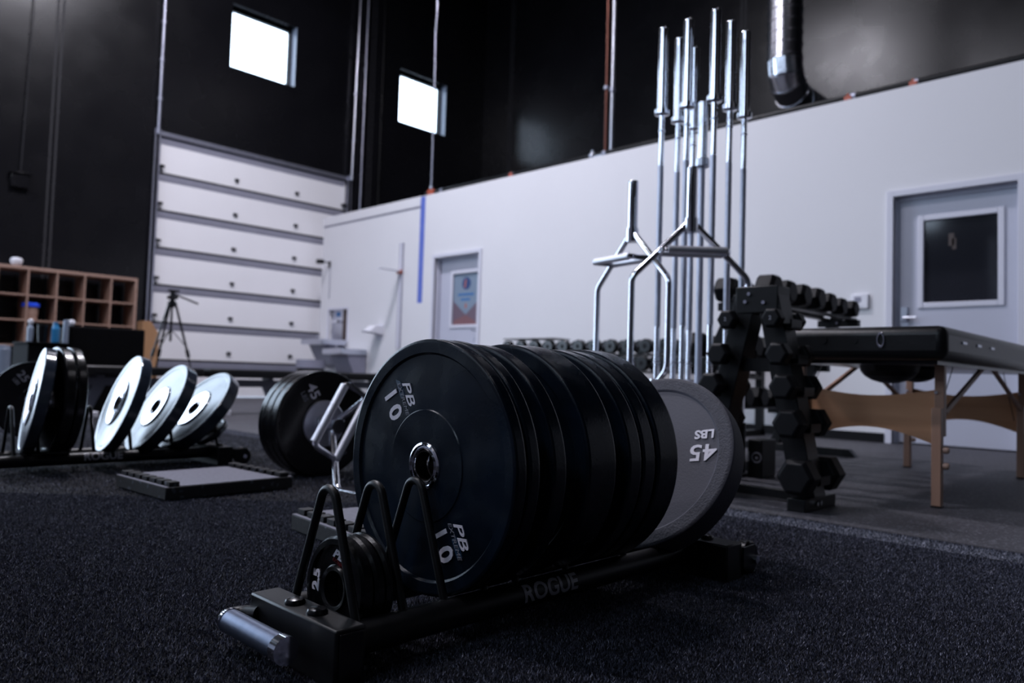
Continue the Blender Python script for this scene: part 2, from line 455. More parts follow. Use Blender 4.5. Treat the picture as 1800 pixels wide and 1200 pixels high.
# high windows
def high_window(n, y0, y1, z0, z1):
    w = empty('window_%d' % n, (XG, (y0+y1)/2, z0), kind='structure')
    hy = (y1-y0)/2; hz = z1-z0
    mb = MB()
    for a, b_, c, d in ((-hy, hy, 0, .05), (-hy, hy, hz-.05, hz), (-hy, -hy+.05, .05, hz-.05), (hy-.05, hy, .05, hz-.05)):
        mb.box(-.21, -.15, a, b_, c, d)
    obj('window_frame', mb, M['powder'], w)
    obj('glass_pane', MB().box(-.185, -.18, -hy+.05, hy-.05, .05, hz-.05), M['glass'], w, smooth=False)
    mb = MB().box(-.149, .004, hy-.006, hy+.002, 0, hz)
    obj('window_reveal', mb, M['clear_grey'], w, smooth=False)
for n, (a, b) in enumerate(HIGH): high_window(n+1, a, b, 5.02, 6.00)
for n, (a, b) in enumerate(FRONT):
    w = empty('window_%d' % (n+5), ((a+b)/2, YF, 4.0), kind='structure')
    h_ = (b-a)/2
    for k, q in enumerate(((-h_, -h_+.05, 0, 2.4), (h_-.05, h_, 0, 2.4), (-h_+.05, h_-.05, 0, .05), (-h_+.05, h_-.05, 2.35, 2.4))):
        obj('frame_bar', MB().box(q[0], q[1], -.21, -.15, q[2], q[3]), M['powder'], w)
    obj('glass_pane', MB().box(-h_+.05, h_-.05, -.185, -.18, .05, 2.35), M['glass'], w, smooth=False)

# garage door: seven sections with shade-grey ledges, hinges and tracks
gd = empty('door_1', (XG, 4.03, 0), kind='structure')
GW = 3.12; SH = 3.70/7
sec = MB()
bw = .018
sec.box(-.07, -.02, 0, GW, .006, SH-.006)
for k in range(7):
    z = k*SH
    o = obj('garage_panel', MB().box(-.07, -.02, .0, GW, .005, SH-.005), M['garage_white'], gd, bevel=.004)
    o.location.z = z
    s = obj('strut', MB().prism([(-.02, SH-.105), (.012, SH-.03), (.012, SH-.014), (-.02, SH-.014)], .03, GW-.03, 'y'), M['panel_shade'], gd)  # shading of the slanted panel top, put in as a grey ledge
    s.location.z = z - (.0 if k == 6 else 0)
    q = obj('joint_shadow_strip', MB().box(-.069, .016, .02, GW-.02, SH-.014, SH+.016), M['dark_gap'], gd)  # panel joint and its shadow line, drawn as one dark strip
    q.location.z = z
    for y in (1.18, 2.2):
        h_ = obj('hinge', MB().box(-.012, .012, y-.028, y+.028, .115, .155).cyl((.012, y-.03, .14), (.012, y+.03, .14), .012, 8), M['dark_gap'], gd)
        h_.location.z = z
    for y in (.04, GW-.04):
        r_ = obj('roller', MB().box(-.02, .03, y-.03, y+.03, .08, .12).cyl((.03, y-.05, .10), (.03, y+.05, .10), .022, 10), M['dark_gap'], gd)
        r_.location.z = z
for y in (-.05, GW+.01):
    obj('track', MB().box(.002, .07, y, y+.035, 0, 3.78).box(.05, .07, y-.02, y+.06, 0, 3.78), M['galv'], gd)
obj('head_seal', MB().box(-.02, .05, -.02, GW+.02, 3.70, 3.76), M['galv'], gd)
obj('lintel_shadow_strip', MB().box(-.07, -.02, 0, GW, 3.66, 3.70), M['dark_gap'], gd)  # shade under the lintel, drawn as a dark strip

# conduits and pipes running up the dark wall
def pipe(name, pts, r, m, label, cat, group=None, brackets=()):
    o = empty(name, pts[0])
    o0 = Vector(pts[0])
    obj('pipe_run', MB().tube([Vector(p)-o0 for p in pts], r, 12, .05), m, o)
    for p in brackets:
        obj('bracket', MB().lathe([(r+.012, -.02), (r+.012, .02)], 12, 'z', Matrix.Translation(Vector(p)-o0)).box(-.012, .012, -.012, .012, -.008, .008, Matrix.Translation(Vector(p)-o0)), M['galv'], o)
    return tag(o, label, cat, group)
pipe('door_track_conduit', [(XG+.10, 3.99, 3.70), (XG+.10, 3.99, 8.3)], .022, M['galv'], 'grey vertical track rising above the left edge of the garage door', 'track', None, [(XG+.10, 3.99, z) for z in (4.2, 4.75, 5.3, 5.85, 6.4)])
pipe('door_track_conduit', [(XG+.10, 7.19, 3.70), (XG+.10, 7.24, 8.3)], .02, M['chrome_dull'], 'shiny vertical track rising above the right edge of the garage door', 'track', None, [(XG+.10, 7.20, z) for z in (4.4, 5.2)])
pipe('wall_conduit', [(XG+.06, 7.40, 2.9), (XG+.06, 7.42, 8.3)], .014, M['galv'], 'thin grey conduit on the black wall right of the garage door', 'conduit')
pipe('wall_conduit', [(XG+.05, 7.78, 2.9), (XG+.05, 7.78, 8.3)], .010, M['powder'], 'thin black conduit near the second high window', 'conduit')
pb = empty('pull_box', (XG+.004, 2.38, 2.62))
obj('box_body', MB().box(0, .06, -.10, .10, 0, .17), M['wall_black'], pb, bevel=.006)
obj('box_lid', MB().box(.0, .08, -.12, .12, .17, .185), M['wall_black'], pb, bevel=.004)
obj('pull_cable', MB().tube([(.05, 0, .22), (.05, .03, 2.0), (.05, .06, 4.6)], .006, 6), M['dark_gap'], pb)
tag(pb, 'small black junction box with thin cable on the left black wall', 'junction box')

# office block with white front wall
ob = MB()
D2 = (-7.98, -7.10, 0, 2.03); D3 = (-2.10, -1.228, 0, 2.035); FN = (-10.60, -10.06, .90, 1.42)
xs = sorted([-10.85, -10.60, -10.06, -7.98, -7.10, -2.10, -1.228, X1]); zs = [0, .90, 1.42, 2.03, 2.94]
wm = wall_grid('wall_middle', xs, zs, [D2, (D3[0], D3[1], 0, 2.03), FN], YW, YW+.16, M['wall_white'], 'y')
obj('partition_end', MB().box(-10.85, -10.70, YW+.16, YB-.05, 0, 2.94), M['wall_white'], wm, smooth=False)
obj('partition_roof', MB().box(-10.85, X1, YW+.16, YB-.02, 2.78, 2.90), M['ceil_black'], wm, smooth=False)
obj('band_groove', MB().box(-10.85, -8.34, YW-.002, YW+.004, 2.775, 2.80), M['strut'], wm, smooth=False)
obj('upper_band', MB().box(-10.85, -8.34, YW-.012, YW, 2.80, 2.942), M['wall_white'], wm, bevel=.003)
for n, (a, b_) in enumerate(((-10.85, -8.04), (-7.04, -2.16), (-1.16, X1))):
    bb = obj('baseboard_%s' % ('left', 'middle', 'right')[n], MB().box(a, b_, YW-.014, YW, 0, .078), M['plastic'], smooth=False); bb['kind'] = 'structure'

def office_door(n, x0, x1, ztop, gx0, gx1, gz0, gz1, glass, handle_x, deep):
    d = empty('door_%d' % n, ((x0+x1)/2, YW, 0), kind='structure')
    cx = (x0+x1)/2; a, b_ = x0-cx, x1-cx
    fw = .05
    mb = MB().box(a-fw, a, -.02, .02, 0, ztop+fw).box(b_, b_+fw, -.02, .02, 0, ztop+fw).box(a, b_, -.02, .02, ztop, ztop+fw)
    mb.box(a, a+.004, .02, .16, 0, ztop).box(b_-.004, b_, .02, .16, 0, ztop).box(a, b_, .02, .16, ztop-.004, ztop)
    obj('door_frame', mb, M['trim_white'], d, bevel=.003)
    mb = MB().box(a+.004, a+.02, .06, .11, 0, ztop-.004).box(b_-.02, b_-.004, .06, .11, 0, ztop-.004).box(a+.02, b_-.02, .06, .11, ztop-.03, ztop-.004)
    obj('door_stop', mb, M['door_grey'], d)
    # leaf with a glazed opening
    g0, g1 = gx0-cx, gx1-cx
    y0, y1 = deep, deep+.045
    leaf = MB().box(a+.006, g0, y0, y1, .012, ztop-.006).box(g1, b_-.006, y0, y1, .012, ztop-.006).box(g0, g1, y0, y1, .012, gz0).box(g0, g1, y0, y1, gz1, ztop-.006)
    lf = obj('door_leaf', leaf, M['door_grey'], d, smooth=False)
    m_ = .045
    mb = MB()
    for p in ((g0-m_, g0, gz0-m_, gz1+m_), (g1, g1+m_, gz0-m_, gz1+m_), (g0, g1, gz0-m_, gz0), (g0, g1, gz1, gz1+m_)):
        mb.box(p[0], p[1], y0-.014, y0, p[2], p[3])
    obj('glazing_bead', mb, M['trim_white'], d, bevel=.005)
    pane = obj('glass_pane', MB().box(g0, g1, y0+.015, y0+.022, gz0, gz1), glass, d, smooth=False)
    hx = handle_x-cx
    hd = obj('door_handle', MB().cyl((hx, y0, 1.03), (hx, y0-.05, 1.03), .012, 10).cyl((hx, y0-.05, 1.03), (hx+(.10 if hx < 0 else -.10), y0-.055, 1.03), .010, 10).lathe([(.028, -.008), (.028, 0)], 16, 'y', Matrix.Translation((hx, y0, 1.03))), M['chrome_dull'], d)
    obj('strike_plate', MB().box(hx-.028, hx+.028, y0-.006, y0, .96, 1.12), M['chrome_dull'], d)
    return d, pane, y0
d3, pane3, y03 = office_door(3, -2.10, -1.228, 2.03, -1.895, -1.375, 1.15, 1.82, M['glass_dark'], -2.035, .085)
cx = (-2.10-1.228)/2
obj('faint_print', MB().box(-.055, -.015, y03+.012, y03+.0155, 1.60, 1.70).box(-.03, .0, y03+.012, y03+.0155, 1.57, 1.66), M['print_brown'], d3, smooth=False)
obj('latch_guard', MB().box(-.40, -.345, y03-.03, y03, 1.00, 1.12), M['chrome_dull'], d3, bevel=.004)
d2, pane2, y02 = office_door(2, -7.98, -7.10, 2.03, -7.70, -7.20, 1.115, 1.80, M['print_red'], -7.15, .095)
cx = (-7.98-7.10)/2
yy = y02+.014
obj('sign_field', MB().prism([(-.155, 1.80), (.335, 1.80), (.335, 1.435), (.09, 1.25), (-.155, 1.435)], yy-.001, yy, 'y'), M['print_teal'], d2, smooth=False)
M['sign_stripe'] = mat('sign_red_stripe', (0.185, 0.082, 0.095), .4, noise=(4, (.2, .09, .1), .3))
obj('sign_base_stripe', MB().prism([(-.155, 1.118), (.335, 1.118), (.335, 1.128), (.09, 1.245), (-.155, 1.17)], yy-.0005, yy, 'y'), M['sign_stripe'], d2, smooth=False)
obj('sign_emblem', MB().lathe([(.085, -.0015), (.085, 0)], 24, 'y', Matrix.Translation((.09, yy-.001, 1.665))), M['print_navy'], d2, smooth=False)
obj('emblem_figure', MB().prism([(.05, 1.615), (.075, 1.600), (.085, 1.66), (.09, 1.72), (.07, 1.725), (.055, 1.67)], yy-.004, yy-.0025, 'y'), M['print_orange'], d2, smooth=False)
mb = MB(); mb2 = MB()
for k in range(8): mb.box(-.065+k*.039, -.065+k*.039+.031, yy-.0025, yy-.001, 1.50, 1.535)
for k in range(5): mb2.box(-.01+k*.037, -.01+k*.037+.029, yy-.0025, yy-.001, 1.435, 1.468)
obj('sign_line', mb, M['print_blue'], d2, smooth=False); obj('sign_line', mb2, M['print_blue'], d2, smooth=False)
obj('sign_mark', MB().prism([(.075, 1.33), (.10, 1.33), (.11, 1.37), (.095, 1.405), (.075, 1.39)], yy-.0025, yy-.001, 'y'), M['print_orange'], d2, smooth=False)

# ------------------------------------------------------------------ turf
tb = obj('turf', MB().box(-9.0, 4.0, YF+.4, YT, 0.0, .003), M['turf_base'], smooth=False)
tag(tb, 'black artificial turf lane covering the near floor', 'turf', kind='stuff')
ln = obj('turf_line', MB().box(-9.0, 4.0, 2.375, 2.485, .003, .0042), M['turf_line'], tb, smooth=False)
ln['label'] = 'pale painted line along the turf edge'
def blades(name, n, xr, yr, h, w, m, dens=None, keep=None):
    rng = np.random.default_rng(11+n)
    x = rng.uniform(*xr, n); y = rng.uniform(*yr, n)
    if keep is not None:
        k = keep(x, y, rng); x = x[k]; y = y[k]; n = len(x)
    a = rng.uniform(0, 2*PI, n); hh = h*rng.uniform(.5, 1.15, n); ww = w*rng.uniform(.6, 1.3, n)
    lean = rng.uniform(0, 1.3, n)*hh; la = rng.uniform(0, 2*PI, n)
    v = np.zeros((n, 3, 3))
    v[:, 0] = np.stack([x-np.cos(a)*ww, y-np.sin(a)*ww, np.full(n, .002)], 1)
    v[:, 1] = np.stack([x+np.cos(a)*ww, y+np.sin(a)*ww, np.full(n, .002)], 1)
    v[:, 2] = np.stack([x+np.cos(la)*lean, y+np.sin(la)*lean, .004+hh], 1)
    me = bpy.data.meshes.new(name)
    me.vertices.add(3*n); me.vertices.foreach_set('co', v.reshape(-1))
    me.loops.add(3*n); me.loops.foreach_set('vertex_index', np.arange(3*n, dtype=np.int32))
    me.polygons.add(n); me.polygons.foreach_set('loop_start', np.arange(0, 3*n, 3, dtype=np.int32))
    me.update(calc_edges=True); me.validate()
    o = link(name, me, m, tb); o['kind'] = 'stuff'
    return o
def fwd(x, y): return -.698*x+.715*y
def lat(x, y): return .716*x+.697*y
def vis(x, y):
    f = fwd(x, y); l = lat(x, y)
    return (f > .45) & (np.abs(l) < .85*f+.45)
notline = lambda y: ~((y > 2.375) & (y < 2.485))
blades('turf_fibres', 4200000, (-3.9, 1.7), (-.9, YT), .0042, .0011, M['turf_blades'], keep=lambda x, y, r: vis(x, y) & (fwd(x, y) < 2.6) & notline(y) & (r.uniform(0, 1, len(x)) < np.clip(1.7/fwd(x, y), .25, 1)))
blades('turf_fibres', 600000, (-6.8, 1.8), (-2.6, YT), .0055, .0018, M['turf_blades'], keep=lambda x, y, r: vis(x, y) & (fwd(x, y) >= 2.4) & (fwd(x, y) < 5.5) & notline(y))
blades('turf_line_fibres', 60000, (-6.5, 1.0), (2.375, 2.485), .008, .0018, M['turf_line_blades'], keep=lambda x, y, r: vis(x, y))
te = obj('turf_edge', MB().box(-9.0, 4.0, YT, YT+.03, 0, .003), M['dark_gap'], tb, smooth=False)

# ------------------------------------------------------------------ horizontal plate racks
D = math.radians
PR = .025; PZ = .056
def wrap_word(s, size, y, px):
    mb = text_mb(s, size, extrude=0, width=1.0, bold=.0012)
    bm = bmesh.new()
    vv = [bm.verts.new(v) for v in mb.v]
    for f in mb.f:
        try: bm.faces.new([vv[i] for i in f])
        except ValueError: pass
    for k in range(-9, 10):
        bmesh.ops.bisect_plane(bm, geom=bm.verts[:]+bm.edges[:]+bm.faces[:], plane_co=(0, k*.0022, 0), plane_no=(0, 1, 0))
    bm.verts.index_update()
    mb = MB().add([v.co[:] for v in bm.verts], [tuple(v.index for v in f.verts) for f in bm.faces]); bm.free()
    out = []
    R_ = PR+.0006
    for (u, v, w) in mb.v:
        a = math.radians(16) + v/R_
        out.append((px+R_*math.cos(a), y+u, PZ+R_*math.sin(a)))
    mb.v = out
    return mb
def plate_rack(ox, oy, label, hoops, wy):
    r = empty('plate_rack', (ox, oy, 0))
    fb = obj('front_foot', MB().box(-.127, .126, .61, .662, 0, .087), M['powder'], r, bevel=.004)
    for x in (-.028, .037):
        obj('plug_button', MB().lathe([(.0165, 0), (.0165, .003), (.014, .0075), (.008, .0095), (.0001, .010)], 20, 'z', Matrix.Translation((x, .634, .087))), M['plastic'], fb)
    obj('end_cap', MB().box(.126, .1285, .616, .656, .006, .081), M['plastic'], fb, bevel=.001)
    rf = obj('rear_foot', MB().box(-.205, .205, 1.575, 1.645, 0, .087), M['powder'], r, bevel=.004)
    for x in (-.13, .13):
        obj('plug_button', MB().lathe([(.0165, 0), (.0165, .003), (.014, .0075), (.008, .0095), (.0001, .010)], 20, 'z', Matrix.Translation((x, 1.615, .087))), M['plastic'], rf)
    for x in (-.092, .092):
        obj('rail', MB().cyl((x, .66, PZ), (x, 1.577, PZ), PR, 24), M['powder'], r)
    for y in hoops:
        z0 = .087 if y > 1.58 else .075
        o = obj('divider_hoop', MB().tube([(-.088, y, z0)] + [(-.0225*math.cos(a), y, .243+.0225*math.sin(a)) for a in [D(23)+D(134)*k/10 for k in range(11)]] + [(.088, y, z0)], .0072, 12), M['powder'], r)
    # tow handle
    hd = obj('handle_arm', MB().tube([(-.098, .612, .058), (-.138, .603, .052), (-.138, .571, .052), (-.095, .571, .052)], .0125, 14, .022, 6), M['powder'], r)
    obj('handle_grip', MB().cyl((-.112, .571, .052), (.044, .571, .052), .0185, 24), M['grip_metal'], r)
    obj('grip_collar', MB().cyl((-.117, .571, .052), (-.112, .571, .052), .0195, 24), M['chrome'], r)
    obj('grip_cap', MB().cyl((.044, .571, .052), (.062, .571, .052), .0205, 24), M['chrome'], r)
    for s in (-1, 1):
        x = s*.185
        for q in (-.025, .020): obj('wheel_bracket', MB().box(x+q, x+q+.005, 1.645, 1.70, .03, .075), M['powder'], r)
        w = obj('wheel', MB().ring([(.012, -.014), (.036, -.014), (.040, -.010), (.040, .010), (.036, .014), (.012, .014)], 24, 'x', Matrix.Translation((x, 1.70, .041))), M['rubber_black'], r)
        obj('axle_bolt', MB().cyl((x-.03, 1.70, .041), (x+.032, 1.70, .041), .010, 6), M['chrome'], w)
    wd = wrap_word('ROGUE', .045, wy, .092)
    o = obj('lettering', wd, M['letter_mid'], r, smooth=False)
    return tag(r, label, 'plate rack')
plate_rack(-1.048, 0, 'black horizontal plate rack with tow handle in the foreground', (.670, .758, .843, .936, 1.015, 1.155, 1.345, 1.625), 1.082)
plate_rack(-3.58, -.01, 'black plate rack on wheels at the left holding tilted shiny plates', (.70, .80, .885, 1.09, 1.238, 1.415, 1.622), 1.12)

# ------------------------------------------------------------------ plates
def plate_body(R, t, rim, rec, disc, hole, lip=.004):
    """closed profile, y=0 is the front face, y=t the back"""
    e = min(.006, t*.2)
    p = [(hole, .0), (disc-.002, 0.0005), (disc, .002), (R-rim-.004, rec), (R-rim, .0005), (R-e, 0), (R-.0015, e*.35), (R, e),
         (R, t-e), (R-.0015, t-e*.35), (R-e, t), (R-rim, t-.0005), (R-rim-.004, t-rec), (disc, t-.002), (disc-.002, t-.0005), (hole, t)]
    return p
def make_plate(name, R, t, m, texts=(), rim=.024, rec=.005, disc=.10, hub=.041, hub_m=None, tm=None, rim_m=None, seg=96, flange=None):
    r = empty(name)
    b_ = obj('plate_body', MB().ring(plate_body(R, t, rim, rec, disc, hub-.004), seg, 'y'), m, r)
    hm = hub_m or M['chrome']
    obj('hub', MB().ring([(.0268, .004), (.0278, -.001), (.0300, -.0035), (.0325, -.0010), (.0345, -.0008), (.0372, -.0038), (hub, -.002), (hub+.0015, .003), (hub, t-.003), (.0268, t-.003)], 48, 'y'), hm, r)
    obj('bore', MB().ring([(.0255, .001), (.0270, .001), (.0270, t-.001), (.0255, t-.001)], 40, 'y'), M['bore_steel'], r)
    if flange:
        obj('steel_disc', MB().ring([(hub+.001, -.0008), (flange-.004, -.0045), (flange, -.002), (flange, .004), (hub+.001, .004)], 48, 'y'), hm, r)
    for (s, size, rad, pos, ang, kw, mm) in texts:
        x, z = rad*math.cos(pos), rad*math.sin(pos)
        off = kw.pop('off', (0, 0)) if 'off' in kw else (0, 0)
        x += off[0]*math.cos(ang)-off[1]*math.sin(ang); z += off[0]*math.sin(ang)+off[1]*math.cos(ang)
        yf = rec-.0022 if rad > disc else -.001
        obj('lettering', on_face(text_mb(s, size, extrude=.0008, **kw), x, z, ang, yf), mm, r, smooth=False)
    if rim_m:
        obj('rim_face', MB().ring([(R-rim+.001, -.0004), (R-.008, -.0008), (R-.003, .001), (R-.008, .003), (R-rim+.001, .003)], seg, 'y'), rim_m, r)
    return r
def ten_texts():
    out = []
    for pos in (D(121), D(-54)):
        a = D(-62)
        out.append(('10', .052, .140, pos, a, dict(off=(0, -.034), width=1.05, bold=.0013, spacing=1.3), M['letter']))
        out.append(('PB', .030, .140, pos, a, dict(off=(0, .017), width=1.55, bold=.0002, shear=.3), M['letter']))
        out.append(('EXTREME', .0125, .140, pos, a, dict(off=(.004, -.001), width=1.25, shear=.3), M['letter_dim']))
    return out
def add_band(r, rec=.005):
    for pos in (D(121), D(-54)):
        a = D(-62); x, z = .140*math.cos(pos), .140*math.sin(pos)
        x += -.002*math.cos(a)+.001*math.sin(a); z += -.002*math.sin(a)-.001*math.cos(a)
        mb = MB().prism([(-.036, -.007), (.034, -.007), (.038, .007), (-.020, .007), (-.028, .003)], 0, .0006, 'z')
        obj('print_band', on_face(mb, x, z, a, rec-.0012), M['letter_blue'], r, smooth=False)
CZ = PZ + math.sqrt((.2255+PR)**2 - .092**2) + .0005
CX = -1.048
def put(p, x, y, z, label, group, cat='weight plate', rot=(0, 0, 0)):
    p.location = (x, y, z); p.rotation_euler = rot
    return tag(p, label, cat, group)
G1 = 'bumper plates standing in the front rack'
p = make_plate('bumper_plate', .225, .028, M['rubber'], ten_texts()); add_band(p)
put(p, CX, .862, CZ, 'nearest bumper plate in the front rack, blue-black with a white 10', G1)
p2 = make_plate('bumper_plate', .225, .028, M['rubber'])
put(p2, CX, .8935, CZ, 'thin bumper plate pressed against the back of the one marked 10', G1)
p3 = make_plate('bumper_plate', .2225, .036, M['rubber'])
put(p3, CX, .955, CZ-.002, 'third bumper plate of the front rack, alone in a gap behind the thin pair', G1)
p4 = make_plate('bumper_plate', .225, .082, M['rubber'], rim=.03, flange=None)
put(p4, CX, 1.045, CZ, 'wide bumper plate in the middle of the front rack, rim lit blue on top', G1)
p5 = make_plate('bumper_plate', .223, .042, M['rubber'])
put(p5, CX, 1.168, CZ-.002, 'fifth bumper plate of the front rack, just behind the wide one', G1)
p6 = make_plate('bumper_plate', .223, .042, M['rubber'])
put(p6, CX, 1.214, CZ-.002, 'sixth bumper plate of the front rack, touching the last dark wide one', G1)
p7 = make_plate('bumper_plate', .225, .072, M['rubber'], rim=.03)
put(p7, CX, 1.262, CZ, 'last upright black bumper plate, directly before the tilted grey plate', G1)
L45 = [('45', .058, .150, D(19), D(190), dict(width=1.2, bold=.0008, off=(0, .016)), M['letter']), ('LBS', .030, .150, D(19), D(190), dict(width=1.1, bold=.001, off=(0, -.030)), M['letter'])]
pg = make_plate('bumper_plate', .225, .062, M['rubber_grey'], L45, rim=.036, rec=.004, disc=.066, rim_m=M['rubber_rim_grey'])
pg.children[0].data.materials.append(M['rubber_black'])
for f in pg.children[0].data.polygons:
    c = f.center
    if math.hypot(c.x, c.z) > .2236 or c.y > .03: f.material_index = 1
tl = D(29)
put(pg, CX, 1.437+.225*math.sin(tl), .068+.225*math.cos(tl), 'dusty grey bumper plate marked 45 LBS leaning back at the end of the front rack', G1, rot=(-tl, 0, 0))

# change plates between the first two hoops
G2 = 'small change plates at the near end of the front rack'
rs = .081
zs_ = PZ + math.sqrt((rs+PR)**2 - .092**2) - .002
def change_plate(t, texts=()):
    r = empty('change_plate')
    obj('plate_body', MB().ring([(.0275, .001), (.034, -.001), (.037, .003), (rs-.016, .004), (rs-.013, -.0005), (rs-.004, 0), (rs, .005), (rs, t-.005), (rs-.004, t), (.0275, t)], 64, 'y'), M['rubber_black'], r)
    for (s, size, x, z, ang, kw, mm) in texts:
        obj('lettering', on_face(text_mb(s, size, extrude=.0006, **kw), x, z, ang, .0025), mm, r, smooth=False)
    return r
c1 = change_plate(.024, [('2.5', .026, -.053, .004, D(90), dict(bold=.0012, width=1.1), M['letter']), ('PB', .018, .004, .052, D(-12), dict(bold=.0008, width=1.5, shear=.3), M['letter']), ('EXTREME', .008, .006, .040, D(-16), dict(), M['letter_red'])])
put(c1, CX, .684, zs_, 'small black change plate with white 2.5, nearest of the set', G2, rot=(D(-3), 0, 0))
c2 = change_plate(.020); put(c2, CX, .710, zs_, 'small plain change plate directly behind the one marked 2.5', G2)
c3 = change_plate(.014); put(c3, CX, .7325, zs_, 'small plain change plate rearmost of the set by the second hoop', G2)

# plates in the left rack
G3 = 'plates standing in the left rack'
LX = -3.58
def lean(p, yb, deg, label, R=.225, zb=.068, yaw=0):
    a = D(deg)
    return put(p, LX, yb+R*math.sin(a), zb+R*math.cos(a), label, G3, rot=(-a, 0, D(yaw)))
def shiny(t, **kw):
    return make_plate('bumper_plate', .225, t, M['rubber_shine'], rim=.026, rec=.003, disc=.105, hub_m=M['chrome'], flange=.10, hub=.04, **kw)
lean(shiny(.044), .822, 9.5, 'slightly tilted glossy plate seen almost edge-on at the left of its rack', yaw=-9)
lean(make_plate('bumper_plate', .225, .040, M['rubber_black'], flange=.06), .908, 4, 'upright black plate right behind the first glossy plate of the left rack')
lean(make_plate('bumper_plate', .225, .036, M['rubber_black'], flange=.06), .952, 4, 'upright black plate, rear one of the pair in the left rack')
lean(shiny(.048), 1.118, 19, 'moderately tilted glossy plate with bright steel disc above the rack lettering', yaw=-6)
lean(shiny(.054), 1.246, 29, 'glossy bluish plate leaning well back, middle of the three tilted ones', yaw=-3)
lean(shiny(.056), 1.388, 39, 'glossy white-lit plate leaning furthest back at the right end of the left rack', zb=.08)
sp = empty('change_plate')
obj('plate_body', MB().ring(plate_body(.085, .024, .014, .003, .04, .0275), 48, 'y'), M['rubber_shine'], sp)
obj('hub', MB().ring([(.0255, -.002), (.030, -.004), (.034, 0), (.034, .045), (.0255, .045)], 32, 'y'), M['plastic'], sp)
lean(sp, 1.548, 50, 'small black change plate leaning at the far end of the left rack', .085, .095)
# big 25 lb plate behind the left rack
p25 = make_plate('bumper_plate', .225, .05, M['rubber_black'], [('25', .058, .142, D(118), D(-50), dict(width=1.15, bold=.0006, off=(0, .012)), M['letter_dim']), ('LBS', .028, .142, D(118), D(-50), dict(off=(0, -.032)), M['letter_dim']), ('25', .058, .142, D(-62), D(-50), dict(width=1.15, bold=.0006), M['letter_dim'])], rim=.012, rec=.002, disc=.07, hub_m=M['chrome_dull'])
az = math.atan2(.85, .5)
put(p25, -5.06, 1.225, .229, 'black plate marked 25 standing behind the left rack at the picture edge', 'loose plates on the turf', rot=(D(-1), 0, math.atan2(-.5, .95)+PI/2))

# ------------------------------------------------------------------ hex bars
def make_hexbar(name):
    r = empty(name)
    for s in (1, -1):
        S = Matrix.Diagonal((1, 1, s, 1))
        obj('sleeve', MB().lathe([(.0245, .47), (.0245, .704), (.022, .71), (.0001, .71)], 20, 'z', S), M['chrome'], r)
        obj('collar', MB().lathe([(.031, .41), (.031, .475)], 20, 'z', S), M['chrome'], r)
        for h in (1, -1):
            o = obj('fork_arm', MB().tube([(h*.02, 0, .445), (h*.262, 0, .205), (h*.262, 0, 0)], .0145, 12, .03, 5, S), M['chrome'], r)
        x = .140
        obj('handle', MB().tube([(-x, 0, .315), (x, 0, .315)], .0165, 12, 0, 5, S), M['grip'], r)
        obj('raised_handle', MB().tube([(-x+.012, -.125, .312), (x-.012, -.125, .312)], .0165, 12, 0, 5, S), M['grip'], r)
        for h in (1, -1):
            obj('handle_link', MB().tube([(h*x, 0, .315), (h*x, -.11, .312), (h*(x-.018), -.125, .312)], .0125, 10, .02, 4, S), M['chrome'], r)
    return r
hb = make_hexbar('hex_bar'); hb.location = (-1.80, 2.98, .712); hb.rotation_euler = (0, 0, math.atan2(.697, .716))
GH = 'chrome hex trap bars'
tag(hb, 'chrome hex trap bar standing upright in front of the barbells', 'hex bar', GH)
hb2 = dup(hb, (-2.15, 3.02, .712), (0, 0, D(-14)), 'chrome hex trap bar standing upright left of the barbells, its handles turned sideways')
# third one lies on the floor, loaded with three plates
hb3 = dup(hb, (-2.297, 1.764, .222), None, 'chrome hex trap bar lying on the turf behind the front rack, loaded with black plates')
# local z (sleeve axis) -> -X ; local x -> tilted
zx = Vector((-1, .0, 0)).normalized(); xx = Vector((0, .50, .866)); xx = (xx - zx*xx.dot(zx)).normalized(); yx = zx.cross(xx)
hb3.rotation_euler = Matrix((xx, yx, zx)).transposed().to_euler()
G4 = 'black plates loaded on the lying hex bar'
T45 = [('45', .062, .148, D(118), D(-62), dict(width=1.15, bold=.0006, off=(0, .012)), M['letter']), ('LBS', .030, .148, D(118), D(-62), dict(off=(0, -.034)), M['letter_dim']),
       ('45', .062, .148, D(-62), D(118), dict(width=1.15, bold=.0006, off=(0, .012)), M['letter']), ('LBS', .030, .148, D(-62), D(118), dict(off=(0, -.034)), M['letter_dim'])]
xp = -2.297-.478-.045
for k, lab in enumerate(('black 45 LBS plate with steel hub on the lying hex bar, lettered side in front', 'middle one of the three black plates on the lying hex bar', 'rearmost of the three black plates on the lying hex bar, blue light on its rim')):
    q = make_plate('bumper_plate', .225, .048, M['rubber_black'], T45 if k == 0 else (), rim=.010, rec=.0015, disc=.105, hub=.04, hub_m=M['chrome_dull'], flange=.10)
    put(q, xp - k*.05, 1.764, .226, lab, G4, rot=(0, 0, PI/2))

